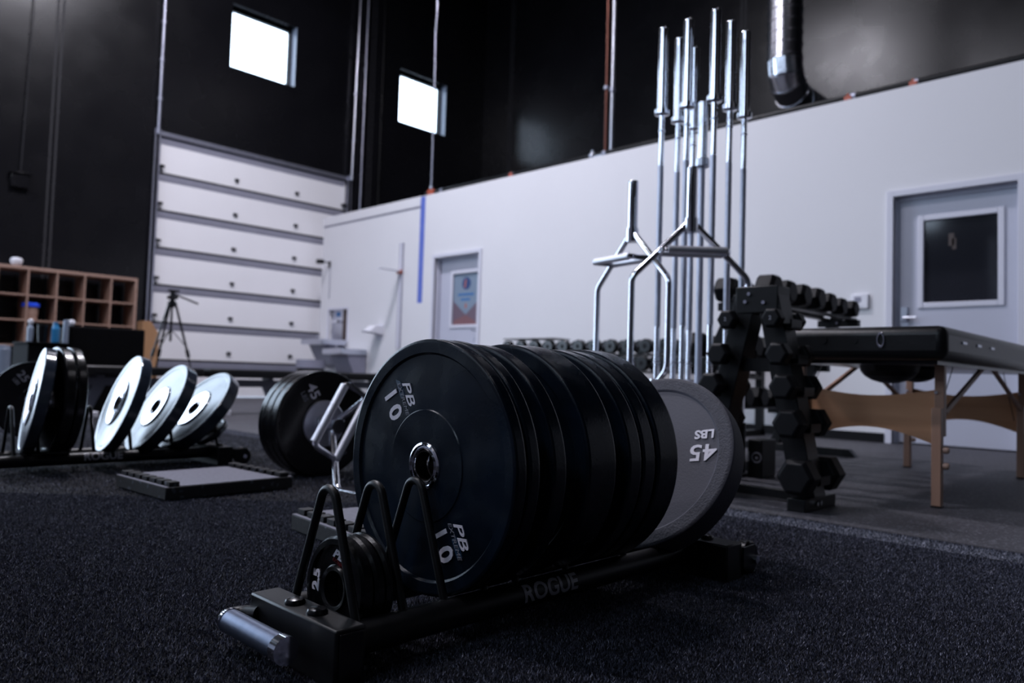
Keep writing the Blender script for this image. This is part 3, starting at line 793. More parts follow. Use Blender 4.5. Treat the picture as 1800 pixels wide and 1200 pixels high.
# ------------------------------------------------------------------ barbells in a floor holder
def make_barbell():
    r = empty('barbell')
    obj('shaft', MB().lathe([(.0142, .43), (.0142, .70)], 14, 'z'), M['chrome'], r); obj('shaft', MB().lathe([(.0142, 1.50), (.0142, 1.77)], 14, 'z'), M['chrome'], r)
    obj('knurling', MB().lathe([(.0146, .70), (.0146, 1.04)], 14, 'z').lathe([(.0142, 1.04), (.0142, 1.16)], 14, 'z').lathe([(.0146, 1.16), (.0146, 1.50)], 14, 'z'), M['knurl'], r)
    for s in (0, 1):
        T = Matrix.Translation((0, 0, 2.2)) @ Matrix.Diagonal((1, 1, -1, 1)) if s else None
        obj('sleeve', MB().lathe([(.0001, 0), (.021, 0), (.025, .006), (.025, .415)], 22, 'z', T), M['chrome'], r)
        obj('collar', MB().lathe([(.030, .415), (.037, .418), (.037, .440), (.030, .443)], 22, 'z', T), M['chrome'], r)
        obj('ring_mark', MB().lathe([(.0165, .52), (.0165, .53)], 14, 'z', T), M['chrome_dull'], r)
    return r
GB = 'olympic barbells in the floor holder'
spots = [(-2.093, 3.168, 'barbell standing leftmost in the front row of the holder'), (-1.950, 3.168, 'barbell standing in the middle of the front row of the holder'), (-1.803, 3.168, 'barbell standing rightmost in the front row, its sleeve reaching highest in view'),
         (-2.093, 3.318, 'barbell in the second row on the left, half behind the front middle sleeve'), (-1.803, 3.318, 'barbell in the second row on the right of the holder'),
         (-2.093, 3.465, 'barbell in the back row on the left, sleeve almost hidden by others'), (-1.803, 3.465, 'barbell in the back row, furthest right in the picture')]
bb0 = None
for x, y, lab in spots:
    if bb0 is None:
        bb0 = make_barbell(); bb0.location = (x, y, .02); tag(bb0, lab, 'barbell', GB)
    else: dup(bb0, (x, y, .02), None, lab)
sb = empty('short_barbell', (-1.950, 3.318, .02))
obj('shaft', MB().lathe([(.016, .31), (.016, 1.515)], 16, 'z'), M['knurl'], sb)
for s in (0, 1):
    T = Matrix.Translation((0, 0, 1.834)) @ Matrix.Diagonal((1, 1, -1, 1)) if s else None
    obj('sleeve', MB().lathe([(.0001, 0), (.021, 0), (.025, .006), (.025, .295)], 22, 'z', T), M['chrome'], sb)
    obj('collar', MB().lathe([(.034, .290), (.036, .293), (.036, .33), (.034, .333)], 22, 'z', T), M['chrome_dull'], sb)
tag(sb, 'shorter thick barbell in the centre of the holder with a dark collar', 'barbell')
bh = empty('barbell_holder', (-1.95, 3.318, 0))
obj('base_plate', MB().box(-.195, .195, -.2, .2, 0, .018), M['powder'], bh, bevel=.004)
for i in range(3):
    for j in range(3):
        obj('socket_tube', MB().ring([(.028, .018), (.033, .018), (.033, .26), (.028, .26)], 20, 'z', Matrix.Translation(((i-1)*.145, (j-1)*.149, 0))), M['powder'], bh)
tag(bh, 'black floor stand with nine sockets holding the upright barbells', 'barbell holder')
cl = empty('lever_clamp', (-1.803, 3.168, .405))
obj('clamp_ring', MB().ring([(.0255, 0), (.036, 0), (.036, .026), (.0255, .026)], 20, 'z'), M['chrome'], cl)
obj('clamp_lever', MB().tube([(.03, -.03, .0), (.12, -.06, .085)], .009, 10), M['plastic'], cl)
obj('clamp_screw', MB().cyl((.036, -.02, .013), (.15, -.05, .05), .014, 10).sphere((.155, -.052, .052), .02), M['chrome'], cl)
tag(cl, 'small clamp with a black lever low on the right front barbell', 'clamp')

# ------------------------------------------------------------------ dumbbells
def hexpoly(af, rot=0):
    R_ = af/2/math.cos(PI/6)
    return [(R_*math.cos(rot+k*PI/3), R_*math.sin(rot+k*PI/3)) for k in range(6)]
def make_hex_dumbbell(af, hl, gap, digits=None):
    """axis along local Y, base at z=0"""
    r = empty('hex_dumbbell')
    z = af/2
    for s in (1, -1):
        y0, y1 = sorted((s*gap/2, s*(gap/2+hl)))
        T = Matrix.Translation((0, 0, z))
        def ringp(f): return [(a*f, b_*f) for a, b_ in hexpoly(af)]
        e = hl*.18
        mb = MB()
        secs = [(y0, .80), (y0+e, 1.0), (y1-e, 1.0), (y1, .80)]
        vs = [(a, y, b_+z) for y, f in secs for a, b_ in ringp(f)]
        fs = [tuple(range(6))[::-1], tuple(range(18, 24))] + [(j*6+i, j*6+(i+1) % 6, (j+1)*6+(i+1) % 6, (j+1)*6+i) for j in range(3) for i in range(6)]
        mb.add(vs, fs)
        obj('head', mb, M['head_rubber'], r, smooth=False, bevel=.004)
    obj('handle', MB().lathe([(.013, -gap/2), (.0155, -gap/4), (.0165, 0), (.0155, gap/4), (.013, gap/2)], 14, 'y', Matrix.Translation((0, 0, z))), M['chrome'], r)
    if digits:
        obj('lettering', on_face(text_mb(digits, af*.30, extrude=.0004, bold=.0006), 0, z, 0, -(gap/2+hl)-.0006), M['letter_dim'], r, smooth=False)
    return r
M['head_rubber'] = mat('dumbbell_rubber', (0.0035, 0.0035, 0.0048), .5, spec=.16, noise=(30, (.0055, .0055, .007), .2), bump=(300, .15, .001))

# A-frame tower, end-on
tw = empty('dumbbell_tower', (-1.365, 2.80, 0))
def slanted(x0, z0, x1, z1, wx, y0, y1):
    return MB().prism([(x0-wx, z0), (x0+wx, z0), (x1+wx, z1), (x1-wx, z1)], y0, y1, 'y')
obj('right_foot', MB().box(.166, .232, -.13, .15, 0, .046), M['powder'], tw, bevel=.003)
obj('left_foot', MB().box(-.262, -.196, -.13, .15, 0, .046), M['powder'], tw, bevel=.003)
obj('cross_rail', MB().box(-.20, .17, .05, .085, .012, .046), M['powder'], tw, bevel=.002)
ru = obj('right_upright', slanted(.190, .046, .040, .80, .044, -.05, .05), M['powder'], tw, bevel=.003)
lu = obj('left_upright', slanted(-.225, .046, -.045, .80, .044, -.05, .05), M['powder'], tw, bevel=.003)
obj('top_block', MB().box(-.088, .085, -.054, .054, .725, .83), M['powder'], tw, bevel=.004)
obj('brace', MB().box(-.09, .08, -.02, .02, .50, .55), M['powder'], tw)
for (x, z) in ((-.045, .77), (.03, .765), (.172, .12), (.205, .115), (-.03, .80)):
    obj('bolt_head', MB().lathe([(.0075, -.062), (.0085, -.05)], 8, 'y', Matrix.Translation((x, 0, z))), M['chrome'], tw)
for (x, y, z) in ((.233, -.03, .024), (.233, .0, .024)):
    obj('bolt_head', MB().lathe([(.0085, 0), (.0085, .006)], 8, 'x', Matrix.Translation((x, y, z))), M['chrome'], tw)
tag(tw, 'black A-frame dumbbell tower with five levels of dumbbells', 'dumbbell rack')
GD_ = 'hex dumbbells on the A-frame tower'
lev = [(.070, .699, '2'), (.082, .565, None), (.090, .444, None), (.102, .311, None), (.122, .123, None)]
names = ['topmost', 'second highest', 'third highest', 'fourth', 'lowest']
for k, (af, zc, dg) in enumerate(lev):
    u = (zc-.046)/.754
    xr = .190+(.040-.190)*u; xl = -.225+(-.045+.225)*u
    gap = .135; hl = af*.75
    x = tw.location.x+xr+.044+ .018
    d = make_hex_dumbbell(af, hl, gap, dg)
    put(d, x-.035, 2.80, zc-af/2, 'black hex dumbbell on the right side of the tower, %s of five' % names[k], GD_, 'dumbbell')
    obj('cradle', MB().box(xr+.03, xr+.044+.03, -.045, .045, zc-.034, zc-.017).box(xr+.070, xr+.078, -.045, .045, zc-.030, zc+.0), M['powder'], tw)
    x = tw.location.x+xl-.044-.018
    d2_ = dup(d, (x+.035, 2.80, zc-af/2), None, 'black hex dumbbell on the left side of the tower, %s of five' % names[k])
    obj('cradle', MB().box(xl-.044-.03, xl-.03, -.045, .045, zc-.034, zc-.017).box(xl-.078, xl-.070, -.045, .045, zc-.030, zc+.0), M['powder'], tw)

# three-tier dumbbell rack behind the tower (runs away from the camera)
rk = empty('dumbbell_rack', (-1.95, 4.38, 0))
for y in (-.66, .66):
    obj('foot', MB().prism([(-.64, 0), (.15, 0), (.10, .05), (-.60, .05)], y-.03, y+.03, 'y'), M['powder'], rk, bevel=.003)
    obj('upright', slanted(-.40, .05, .02, .92, .035, y-.03, y+.03), M['powder'], rk, bevel=.003)
tiers = [(.02, .895), (-.17, .60), (-.32, .31)]
for n, (x, z) in enumerate(tiers):
    hw = .13
    for y in (-.66, .66):
        obj('tier_bracket', MB().box(x-hw, x+hw, y-.025, y+.025, z-.055, z-.012), M['powder'], rk, bevel=.003)
    for s in (-.075, .075):
        obj('tier_rail', MB().box(x+s-.028, x+s+.028, -.70, .70, z-.012, z), M['powder'], rk)
for y in (-.66, .66):
    obj('bolt_head', MB().lathe([(.009, 0), (.009, .008)], 8, 'y', Matrix.Translation((.02, y-.036, .865))), M['chrome'], rk)
tag(rk, 'long black dumbbell rack behind the tower and massage table', 'dumbbell rack')
GR = 'hex dumbbells on the long rack'
afs = [.128, .12, .12, .12, .11, .10, .10]
def hd(af, hl, gap):
    r = make_hex_dumbbell(af, hl, gap); return r
top = []
ordn = ['first', 'second', 'third', 'fourth', 'fifth', 'sixth', 'seventh']
for n, (tx, tz) in enumerate(tiers):
    base = None
    for k in range(7):
        y = -.60+k*.195
        lab = '%s hex dumbbell from the near end on the %s tier of the long rack' % (ordn[k], ('top', 'middle', 'bottom')[n])
        d = hd(afs[k], afs[k]*.85, .13) if n == 0 else dup(top[k], (0, 0, 0))
        if n == 0: top.append(d)
        put(d, -1.95+tx, 4.38+y, tz+.001, lab, GR, 'dumbbell', (0, 0, PI/2))

# ------------------------------------------------------------------ far dumbbell rack along the white wall
fr_ = empty('dumbbell_rack', (-4.62, 6.22, 0))
for x in (-1.45, 0, 1.5):
    obj('upright', MB().box(x-.03, x+.03, .12, .18, 0, .80), M['powder'], fr_)
    obj('foot', MB().box(x-.03, x+.03, -.30, .20, 0, .05), M['powder'], fr_)
for z, y0 in ((.69, .02), (.52, -.12)):
    for s in (0, .12):
        obj('tier_rail', MB().box(-1.5, 1.56, y0-.07+s, y0-.02+s, z, z+.02), M['powder'], fr_)
    for x in (-1.45, 0, 1.5):
        obj('tier_bracket', MB().box(x-.03, x+.03, y0-.09, .13, z-.03, z), M['powder'], fr_)
obj('top_board', MB().box(-1.46, -.70, -.13, .15, .865, .875), M['powder'], fr_)
for x in (-1.40, -.76):
    obj('board_post', MB().box(x-.015, x+.015, .10, .13, .80, .865), M['powder'], fr_)
tag(fr_, 'black dumbbell rack along the white wall holding round dumbbells', 'dumbbell rack')
def round_db():
    r = empty('round_dumbbell')
    for s in (1, -1):
        T = Matrix.Translation((0, s*.10, 0))
        obj('head', MB().lathe([(.0001, -.035), (.062, -.035), (.072, -.025), (.072, .025), (.062, .035), (.0001, .035)], 20, 'y', T), M['plastic'], r)
        obj('end_disc', MB().lathe([(.022, -.038 if s < 0 else .035), (.022, -.035 if s < 0 else .038)], 14, 'y', T), M['head_rubber'], r)
    obj('handle', MB().lathe([(.016, -.07), (.016, .07)], 12, 'y'), M['chrome_dull'], r)
    return r
rd0 = None
for row, (z, y, n, x0) in enumerate(((.71+.072, 6.235, 14, -1.42), (.54+.072, 6.095, 14, -1.36))):
    for k in range(n):
        lab = 'round black dumbbell on the far rack, %s row, number %s from its left end' % (('upper', 'lower')[row], ['one', 'two', 'three', 'four', 'five', 'six', 'seven', 'eight', 'nine', 'ten', 'eleven', 'twelve', 'thirteen', 'fourteen'][k])
        loc = (-4.62+x0+k*.208, y, z)
        if rd0 is None:
            rd0 = round_db(); rd0.location = loc; tag(rd0, lab, 'dumbbell', 'round dumbbells on the far wall rack')
        else: dup(rd0, loc, None, lab)

# ------------------------------------------------------------------ massage table
mt = empty('massage_table', (-1.115, 4.03, 0))
w2 = .325; l2 = .96
obj('padded_top', MB().box(-w2, w2, -l2, l2, .560, .688), M['vinyl'], mt, bevel=.035, seg=4)
obj('under_frame', MB().box(-w2+.05, w2-.05, -l2+.08, l2-.08, .545, .562), M['plastic'], mt)
LEGX = (-.30, .25); LEGY = (-.745, .74)
for ly in LEGY:
    for lx in LEGX:
        lg = obj('leg', MB().box(lx-.017, lx+.017, ly-.017, ly+.017, .27, .57), M['wood_leg'], mt, bevel=.002)
        obj('leg_extension', MB().box(lx-.017, lx+.017, ly-.055, ly-.019, .006, .38), M['wood_leg'], lg, bevel=.002)
        obj('rubber_foot', MB().box(lx-.018, lx+.018, ly-.056, ly-.018, 0, .006), M['plastic'], lg)
        for z in (.29, .35):
            obj('knob', MB().lathe([(.004, 0), (.013, .004), (.013, .018), (.009, .024), (.0001, .025)], 14, 'x', Matrix.Translation((lx+.017, ly-.037, z-.13))), M['white_plastic'] if False else M['wood_shelf'], lg)
    # curved end panel
    pts = []
    N = 16
    for i in range(N+1):
        u = i/N; x = LEGX[0]+(LEGX[1]-LEGX[0])*u; pts.append((x, .455 - .035*math.sin(PI*u)))
    for i in range(N, -1, -1):
        u = i/N; x = LEGX[0]+(LEGX[1]-LEGX[0])*u; pts.append((x, .225 + .065*math.sin(PI*u)))
    obj('end_panel', MB().prism(pts, ly+.018, ly+.028, 'y'), M['wood_table'], mt, smooth=False)
    for (bx, bz) in ((LEGX[1], .44), (LEGX[1], .35), (LEGX[1], .245), (LEGX[0], .44), (LEGX[0], .245)):
        obj('bolt_head', MB().lathe([(.006, -.024), (.006, -.017)], 8, 'y', Matrix.Translation((bx-.01, ly, bz))), M['chrome_dull'], mt)
for lx in LEGX:
    for ly, s in zip(LEGY, (-1, 1)):
        obj('strut', MB().tube([(lx, s*.03, .575), (lx, ly*.93, .36)], .012, 6), M['wood_leg'], mt)
        obj('tension_cable', MB().tube([(lx-.03, s*.42, .58), (lx-.03, ly*.95, .30)], .002, 5), M['dark_gap'], mt)
for x, y in ((-.26, -l2), (.10, -l2)):
    obj('carry_ring', MB().ring([(.015+.003*math.cos(a), .003*math.sin(a)) for a in [2*PI*k/6 for k in range(6)]], 16, 'y', Matrix.Translation((x, y-.006, .635)) @ Matrix.Diagonal((.8, 1, 1.7, 1))), M['chrome'], mt)
for x in (-.12, .0):
    obj('vinyl_button', MB().lathe([(.014, -.003), (.014, 0)], 16, 'y', Matrix.Translation((x, -l2, .635))), M['vinyl'], mt)
for y in (-.72, -.50, -.28):
    obj('piping_clip', MB().box(w2-.002, w2+.004, y-.03, y+.03, .628, .638), M['chrome_dull'], mt)
mb = MB().sphere((.0, -.55, .545), .12, 16, 10, (1, 1, .62)).sphere((.07, -.42, .535), .09, 14, 8, (1, 1, .62))
obj('stowed_headrest', mb, M['vinyl'], mt)
tag(mt, 'folding massage table with black vinyl top and beech wood legs', 'massage table')

# ------------------------------------------------------------------ black block behind the grey plate
gb = empty('storage_box', (-1.705, 3.52, 0))
obj('box_body', MB().box(-.04, .035, -.08, .07, 0, .185), M['powder'], gb, bevel=.006)
mb = MB().ring([(.020, -.0715), (.026, -.0715), (.026, -.070), (.020, -.070)], 24, 'y', Matrix.Translation((.008, -.0095, .10)))
mb.box(-.034, -.029, -.081, -.0795, .08, .125).lathe([(.007, -.0715), (.007, -.070)], 12, 'y', Matrix.Translation((.008, -.0095, .098)))
obj('emblem', mb, M['letter_dim'], gb, smooth=False)
tag(gb, 'small black box with a faint ring emblem on the floor behind the grey plate', 'box')

# ------------------------------------------------------------------ rubber blocks
def block(x, y, lx, ly, hz, rot, label):
    r = empty('rubber_block', (x, y, .008), (0, 0, rot))
    obj('block_body', MB().box(-lx/2, lx/2, -ly/2, ly/2, 0, hz), M['block_side'], r, bevel=.003)
    obj('top_face', MB().box(-lx/2+.004, lx/2-.004, -ly/2+.055, ly/2-.055, hz, hz+.0015), M['block_top'], r, smooth=False)
    n = 7
    for s in (-1, 1):
        for k in range(n):
            xx_ = -lx/2 + lx*(k+.15)/n
            obj('tooth', MB().box(xx_, xx_+lx/n*.70, s*(ly/2-.033)-.018, s*(ly/2-.033)+.018, hz, hz+.016), M['block_side'], r, bevel=.002)
        obj('edge_ledge', MB().box(-lx/2+.003, lx/2-.003, s*(ly/2-.007)-.006, s*(ly/2-.007)+.006, hz, hz+.001), M['block_top'], r, smooth=False)
    return tag(r, label, 'rubber block')
block(-2.775, 1.245, .40, .48, .042, D(3), 'grey-topped toothed rubber block lying in front of the left rack')
block(-1.70, 1.325, .40, .47, .042, D(-5), 'grey-topped toothed rubber block half hidden behind the front rack hoops')

# ------------------------------------------------------------------ things at the back left
cb = empty('cubby_shelf', (-10.80, 2.15, 0))
CW = .312; Y0 = -1.90; ncol = 6; yR = 1.55
t_ = .03
obj('top_panel', MB().box(-.19, .20, yR-ncol*CW-t_, yR, 1.56, 1.598), M['wood_shelf'], cb, bevel=.002)
obj('bottom_panel', MB().box(-.19, .20, yR-ncol*CW-t_, yR, 0.0, .03), M['wood_shelf'], cb, bevel=.002)
for k in range(ncol+1):
    y = yR - k*CW
    tt = .034 if k in (0, ncol) else .018
    obj('side_panel' if k in (0, ncol) else 'divider', MB().box(-.19, .20, y-tt, y, .03, 1.56), M['wood_shelf'], cb)
for j in range(1, 5):
    z = .03+j*.306
    for k in range(ncol):
        y = yR - k*CW
        obj('shelf_board', MB().box(-.19, .198, y-CW, y-.02, z-.009, z+.009), M['wood_shelf'], cb)
tag(cb, 'pale wooden cubby shelf against the left black wall', 'shelf')
def lathe_thing(name, parts, loc, label, cat):
    r = empty(name, loc)
    for nm, prof, m in parts: obj(nm, MB().lathe(prof, 20, 'z'), m, r)
    return tag(r, label, cat)
lathe_thing('storage_tub', [('tub_body', [(.075, 0), (.085, .16)], M['wood_shelf']), ('tub_lid', [(.098, .16), (.10, .165), (.10, .20), (.09, .21)], M['blue_lid'])], (-10.72, 2.51, .660-.01), 'small tub with bright blue lid in a shelf compartment', 'tub')
bpy.data.objects['storage_tub'].location.z = .03+3*.306+.0095
lathe_thing('white_bowl', [('bowl_body', [(.03, 0), (.06, .03), (.07, .07), (.05, .10), (.0001, .11)], M['white_plastic'])], (-10.70, 2.33, 1.599), 'white rounded item on top of the cubby shelf at picture left', 'bowl')
# black desk with bottles
ds = empty('equipment_cabinet', (-7.55, 1.92, 0))
obj('cabinet_body', MB().box(-.30, .20, -.20, .10, 0, .60), M['matte_black'], ds, bevel=.006)
obj('cabinet_top', MB().box(-.31, .21, -.21, .11, .60, .618), M['matte_black'], ds, bevel=.004)
tag(ds, 'low black cabinet at the left with bottles standing on top', 'cabinet')
lathe_thing('water_bottle', [('bottle_body', [(.030, 0), (.032, .01), (.032, .12), (.022, .15)], M['blue_bottle']), ('bottle_cap', [(.020, .15), (.020, .178), (.0001, .18)], M['blue_bottle'])], (-7.40, 1.93, .618), 'blue water bottle standing on the low black cabinet', 'bottle')
lathe_thing('spray_bottle', [('bottle_body', [(.024, 0), (.024, .12), (.012, .15)], M['clear_grey']), ('bottle_cap', [(.015, .15), (.020, .165), (.020, .19), (.0001, .20)], M['white_plastic'])], (-7.52, 1.77, .618), 'clear bottle with white cap at the left end of the black cabinet', 'bottle')
lathe_thing('shaker_cup', [('cup_body', [(.032, 0), (.040, .14)], M['plastic']), ('cup_lid', [(.042, .14), (.042, .155), (.0001, .16)], M['powder'])], (-7.47, 1.85, .618), 'dark cup between the clear bottle and the blue bottle', 'cup')
lathe_thing('foam_tube', [('tube_body', [(.022, 0), (.022, .20), (.0001, .205)], M['clear_grey'])], (-7.40, 2.01, .618), 'pale grey tube standing right of the blue bottle', 'tube')
lathe_thing('wipe_canister', [('canister_body', [(.05, 0), (.05, .20), (.045, .205)], M['clear_grey']), ('canister_lid', [(.046, .205), (.046, .225), (.0001, .23)], M['clear_grey'])], (-7.35, 1.55, .35), 'pale blue canister in front of the cubby shelf at the left edge', 'canister')
wc = bpy.data.objects['wipe_canister']
st = empty('stool', (-7.35, 1.55, 0))
obj('seat', MB().lathe([(.13, .31), (.14, .33), (.13, .35)], 24, 'z'), M['plastic'], st)
for k in range(4):
    a = PI/4+k*PI/2
    obj('leg', MB().tube([(.09*math.cos(a), .09*math.sin(a), .315), (.13*math.cos(a), .13*math.sin(a), 0)], .012, 8), M['powder'], st)
tag(st, 'low black stool under the pale blue canister', 'stool')
fx = empty('foam_box', (-7.62, 2.36, 0), (0, 0, D(-8)))
obj('box_body', MB().box(-.30, .22, -.30, .33, 0, .775), M['matte_black'], fx, bevel=.012)
obj('box_seam', MB().box(.2205, .2225, -.29, .32, .40, .41), M['dark_gap'], fx)
tag(fx, 'tall matte black foam box standing in front of the cubby shelf', 'box')
lathe_thing('white_ball', [('ball_body', [(.0001, 0), (.022, .006), (.032, .03), (.026, .055), (.0001, .064)], M['white_plastic'])], (-7.58, 2.10, .775), 'small white round item on the corner of the black foam box', 'ball')
pl = empty('plywood_box', (-10.33, 3.80, 0))
obj('front_panel', MB().prism([(-.14, 0), (.07, 0), (.07, .86), (-.04, 1.02), (-.14, 1.02)], .08, .10, 'x'), M['ply'], pl, smooth=False)
obj('back_panel', MB().prism([(-.14, 0), (.07, 0), (.07, .86), (-.04, 1.02), (-.14, 1.02)], -.10, -.08, 'x'), M['ply'], pl, smooth=False)
obj('end_panel', MB().box(-.08, .08, .05, .07, 0, .86).box(-.08, .08, -.14, -.12, 0, 1.02), M['ply'], pl, smooth=False)
tag(pl, 'orange plywood box with a cut corner right of the cubby shelf', 'box')
bg_ = empty('trash_bag', (-7.9, 2.80, 0))
bm_ = MB()
rng = random.Random(5)
for k in range(7):
    bm_.sphere((rng.uniform(-.10, .10), rng.uniform(-.10, .06)-.02*k, .12+.075*k), .17-.010*k+rng.uniform(-.02, .02), 12, 8, (1, 1, .9))
obj('bag_body', bm_, M['matte_black'], bg_); 
tag(bg_, 'lumpy black bag heaped beside the black foam box', 'bag')

# tripod
tp = empty('tripod', (-9.5, 3.73, 0))
obj('center_column', MB().cyl((0, 0, .75), (0, 0, 1.26), .014, 10), M['plastic'], tp)
obj('head', MB().box(-.04, .04, -.05, .05, 1.27, 1.31).cyl((0, 0, 1.24), (0, 0, 1.37), .03, 12).box(-.03, .03, -.05, .07, 1.36, 1.385), M['plastic'], tp)
obj('pan_handle', MB().tube([(.0, .03, 1.33), (.10, .28, 1.23)], .011, 8), M['plastic'], tp)
obj('shoulder', MB().lathe([(.03, 1.17), (.055, 1.19), (.055, 1.23), (.03, 1.25)], 12, 'z'), M['plastic'], tp)
for k, (dx, dy) in enumerate(((.02, -.33), (.14, .30), (-.28, -.10))):
    lg = obj('leg', MB().cyl((dx*.12, dy*.12, 1.21), (dx*.62, dy*.62, .60), .014, 8).cyl((dx*.62, dy*.62, .60), (dx, dy, .02), .010, 8), M['plastic'], tp)
    obj('leg_lock', MB().cyl((dx*.58, dy*.58, .65), (dx*.65, dy*.65, .56), .022, 8), M['plastic'], lg)
    obj('brace', MB().tube([(0, 0, .90), (dx*.55, dy*.55, .69)], .006, 6), M['plastic'], tp)
    obj('foot', MB().sphere((dx, dy, .02), .022, 10, 6), M['plastic'], lg)
tag(tp, 'black camera tripod standing in front of the white garage door', 'tripod')

# flat benches
def bench(y0, y1, label):
    r = empty('flat_bench', (-7.10, (y0+y1)/2, 0))
    h2 = (y1-y0)/2
    obj('pad', MB().box(-.15, .15, -h2, h2, .355, .435), M['vinyl'], r, bevel=.02, seg=3)
    obj('spine', MB().box(-.035, .035, -h2+.12, h2-.12, .265, .335), M['bench_grey'], r, bevel=.004)
    for s in (-1, 1):
        obj('pad_mount', MB().box(-.06, .06, s*(h2-.25)-.03, s*(h2-.25)+.03, .335, .355), M['bench_grey'], r)
        obj('leg', MB().prism([(s*(h2-.30), .27), (s*(h2-.20), .27), (s*(h2-.12), .05), (s*(h2-.20), .05)], -.03, .03, 'x'), M['bench_grey'], r, bevel=.003)
        obj('foot', MB().box(-.20, .20, s*(h2-.16)-.045, s*(h2-.16)+.045, 0, .05), M['white_plastic'], r, bevel=.005)
    return tag(r, label, 'bench', 'flat benches in a row')
bench(1.95, 3.06, 'black padded flat bench behind the tilted plates, left of three')
bench(3.10, 4.02, 'black padded flat bench with white foot, middle of three in the row')
bench(4.06, 5.30, 'black padded flat bench behind the loaded hex bar, right of three')

# ------------------------------------------------------------------ on the white wall
df = empty('drinking_fountain', (-10.33, YW, 0))
def basin(x0, x1, z, dp, nm):
    mb = MB().box(x0, x1, -dp, -.02, z-.085, z)
    return obj(nm, mb, M['chrome_dull'], df, bevel=.012, seg=3)
basin(-.30, .30, .93, .46, 'upper_basin'); basin(.32, .86, .78, .46, 'lower_basin')
obj('upper_apron', MB().prism([(-.02, .845), (-.36, .845), (-.20, .55), (-.02, .50)], -.22, .22, 'x'), M['strut'], df)
obj('lower_apron', MB().prism([(-.02, .695), (-.36, .695), (-.22, .40), (-.02, .36)], .38, .84, 'x'), M['strut'], df)
for x, z in ((.0, .93), (.55, .78)):
    obj('bubbler', MB().lathe([(.03, 0), (.03, .015), (.012, .02), (.012, .05), (.018, .06)], 14, 'z', Matrix.Translation((x-.1, -.30, z))), M['chrome'], df)
obj('filler_panel', MB().box(-.24, .10, .05, .12, .93, 1.42), M['chrome_dull'], df, bevel=.004)
obj('filler_surround', MB().box(.10, .27, .03, .12, .93, 1.42), M['print_brown'], df)
obj('filler_nozzle', MB().box(-.18, .02, -.03, .05, 1.21, 1.25), M['chrome'], df, bevel=.006)
obj('display', MB().box(-.12, .0, .045, .05, 1.31, 1.39), M['print_blue'], df, smooth=False)
obj('filler_frame', MB().box(-.29, -.26, -.012, .0, .90, 1.45).box(.27, .30, -.012, .0, .90, 1.45).box(-.26, .27, -.012, 0, 1.42, 1.45), M['trim_white'], df)
tag(df, 'grey steel two-level drinking fountain with bottle filler on the white wall', 'drinking fountain')
kt = empty('waste_bin', (-9.78, 5.85, 0))
obj('bin_body', MB().lathe([(.17, 0), (.20, .48)], 24, 'z'), M['plastic'], kt)
obj('bin_rim', MB().ring([(.195, .48), (.207, .48), (.207, .60), (.195, .60)], 24, 'z'), M['strut'], kt)
obj('bin_lid', MB().lathe([(.195, .585), (.16, .60), (.0001, .605)], 24, 'z'), M['plastic'], kt)
tag(kt, 'dark round bin with steel band below the drinking fountain', 'bin')
wcam = empty('wall_camera', (-10.62, YW, 2.16))
obj('mount', MB().box(-.02, .02, -.02, 0, -.05, .05).tube([(0, -.01, .02), (0, -.16, .04)], .010, 8), M['plastic'], wcam)
obj('camera_body', MB().cyl((0, -.13, .03), (0, -.235, .02), .038, 14), M['plastic'], wcam)
obj('cable', MB().tube([(.02, -.006, -.05), (.015, -.006, -.55)], .006, 6), M['strut'], wcam)
tag(wcam, 'small black camera on a short arm at the left end of the white wall', 'camera')
hr = empty('height_rod', (-8.73, YW, .80))
obj('rod', MB().ring([(.02, 0), (.026, 0), (.026, .001)], 4, 'z').box(-.036, -.026, -.022, -.004, 0, 1.50).box(.026, .036, -.022, -.004, 0, 1.50).box(-.026, .026, -.012, -.004, 0, 1.50).box(-.036, .036, -.022, -.004, 1.50, 1.515), M['trim_white'], hr)
obj('side_rail', MB().box(-.040, -.036, -.024, 0, 0, 1.515).box(.036, .040, -.024, 0, 0, 1.515), M['strut'], hr)
obj('slider', MB().box(-.05, .05, -.05, -.02, 1.07, 1.12), M['orange'], hr, bevel=.004)
obj('head_plate', MB().box(-.04, .04, -.40, -.05, 1.10, 1.115), M['white_plastic'], hr)
tag(hr, 'white wall-mounted height measuring rod with orange slider', 'height rod')
tpz = obj('tape_strip', MB().box(-8.345, -8.24, YW-.0015, YW-.0002, 1.433, 2.93), M['tape'], smooth=False)
tag(tpz, 'vertical strip of blue tape on the white wall', 'tape')
dp_ = empty('wall_dispenser', (-9.19, YW, 1.0))
obj('tray', MB().prism([(-.02, .0), (-.24, .03), (-.24, .05), (-.14, .13), (-.0, .13), (0, 0)], -.09, .09, 'x'), M['white_plastic'], dp_, bevel=.006)
obj('back_plate', MB().box(-.07, .07, -.012, 0, -.08, .15), M['trim_white'], dp_)
obj('spout', MB().box(-.03, .03, -.30, -.22, .02, .04), M['strut'], dp_)
tag(dp_, 'small white dispenser on the white wall left of the height rod base', 'dispenser')
th = empty('thermostat', (-2.357, YW, 1.173))
obj('case', MB().box(-.068, .068, -.028, 0, -.062, .062), M['white_plastic'], th, bevel=.006)
obj('screen', MB().box(-.042, .012, -.030, -.0275, -.005, .038), M['strut'], th)
obj('button', MB().box(-.03, .03, -.0295, -.0275, -.045, -.037), M['trim_white'], th)
tag(th, 'white square thermostat on the white wall left of the right door', 'thermostat')

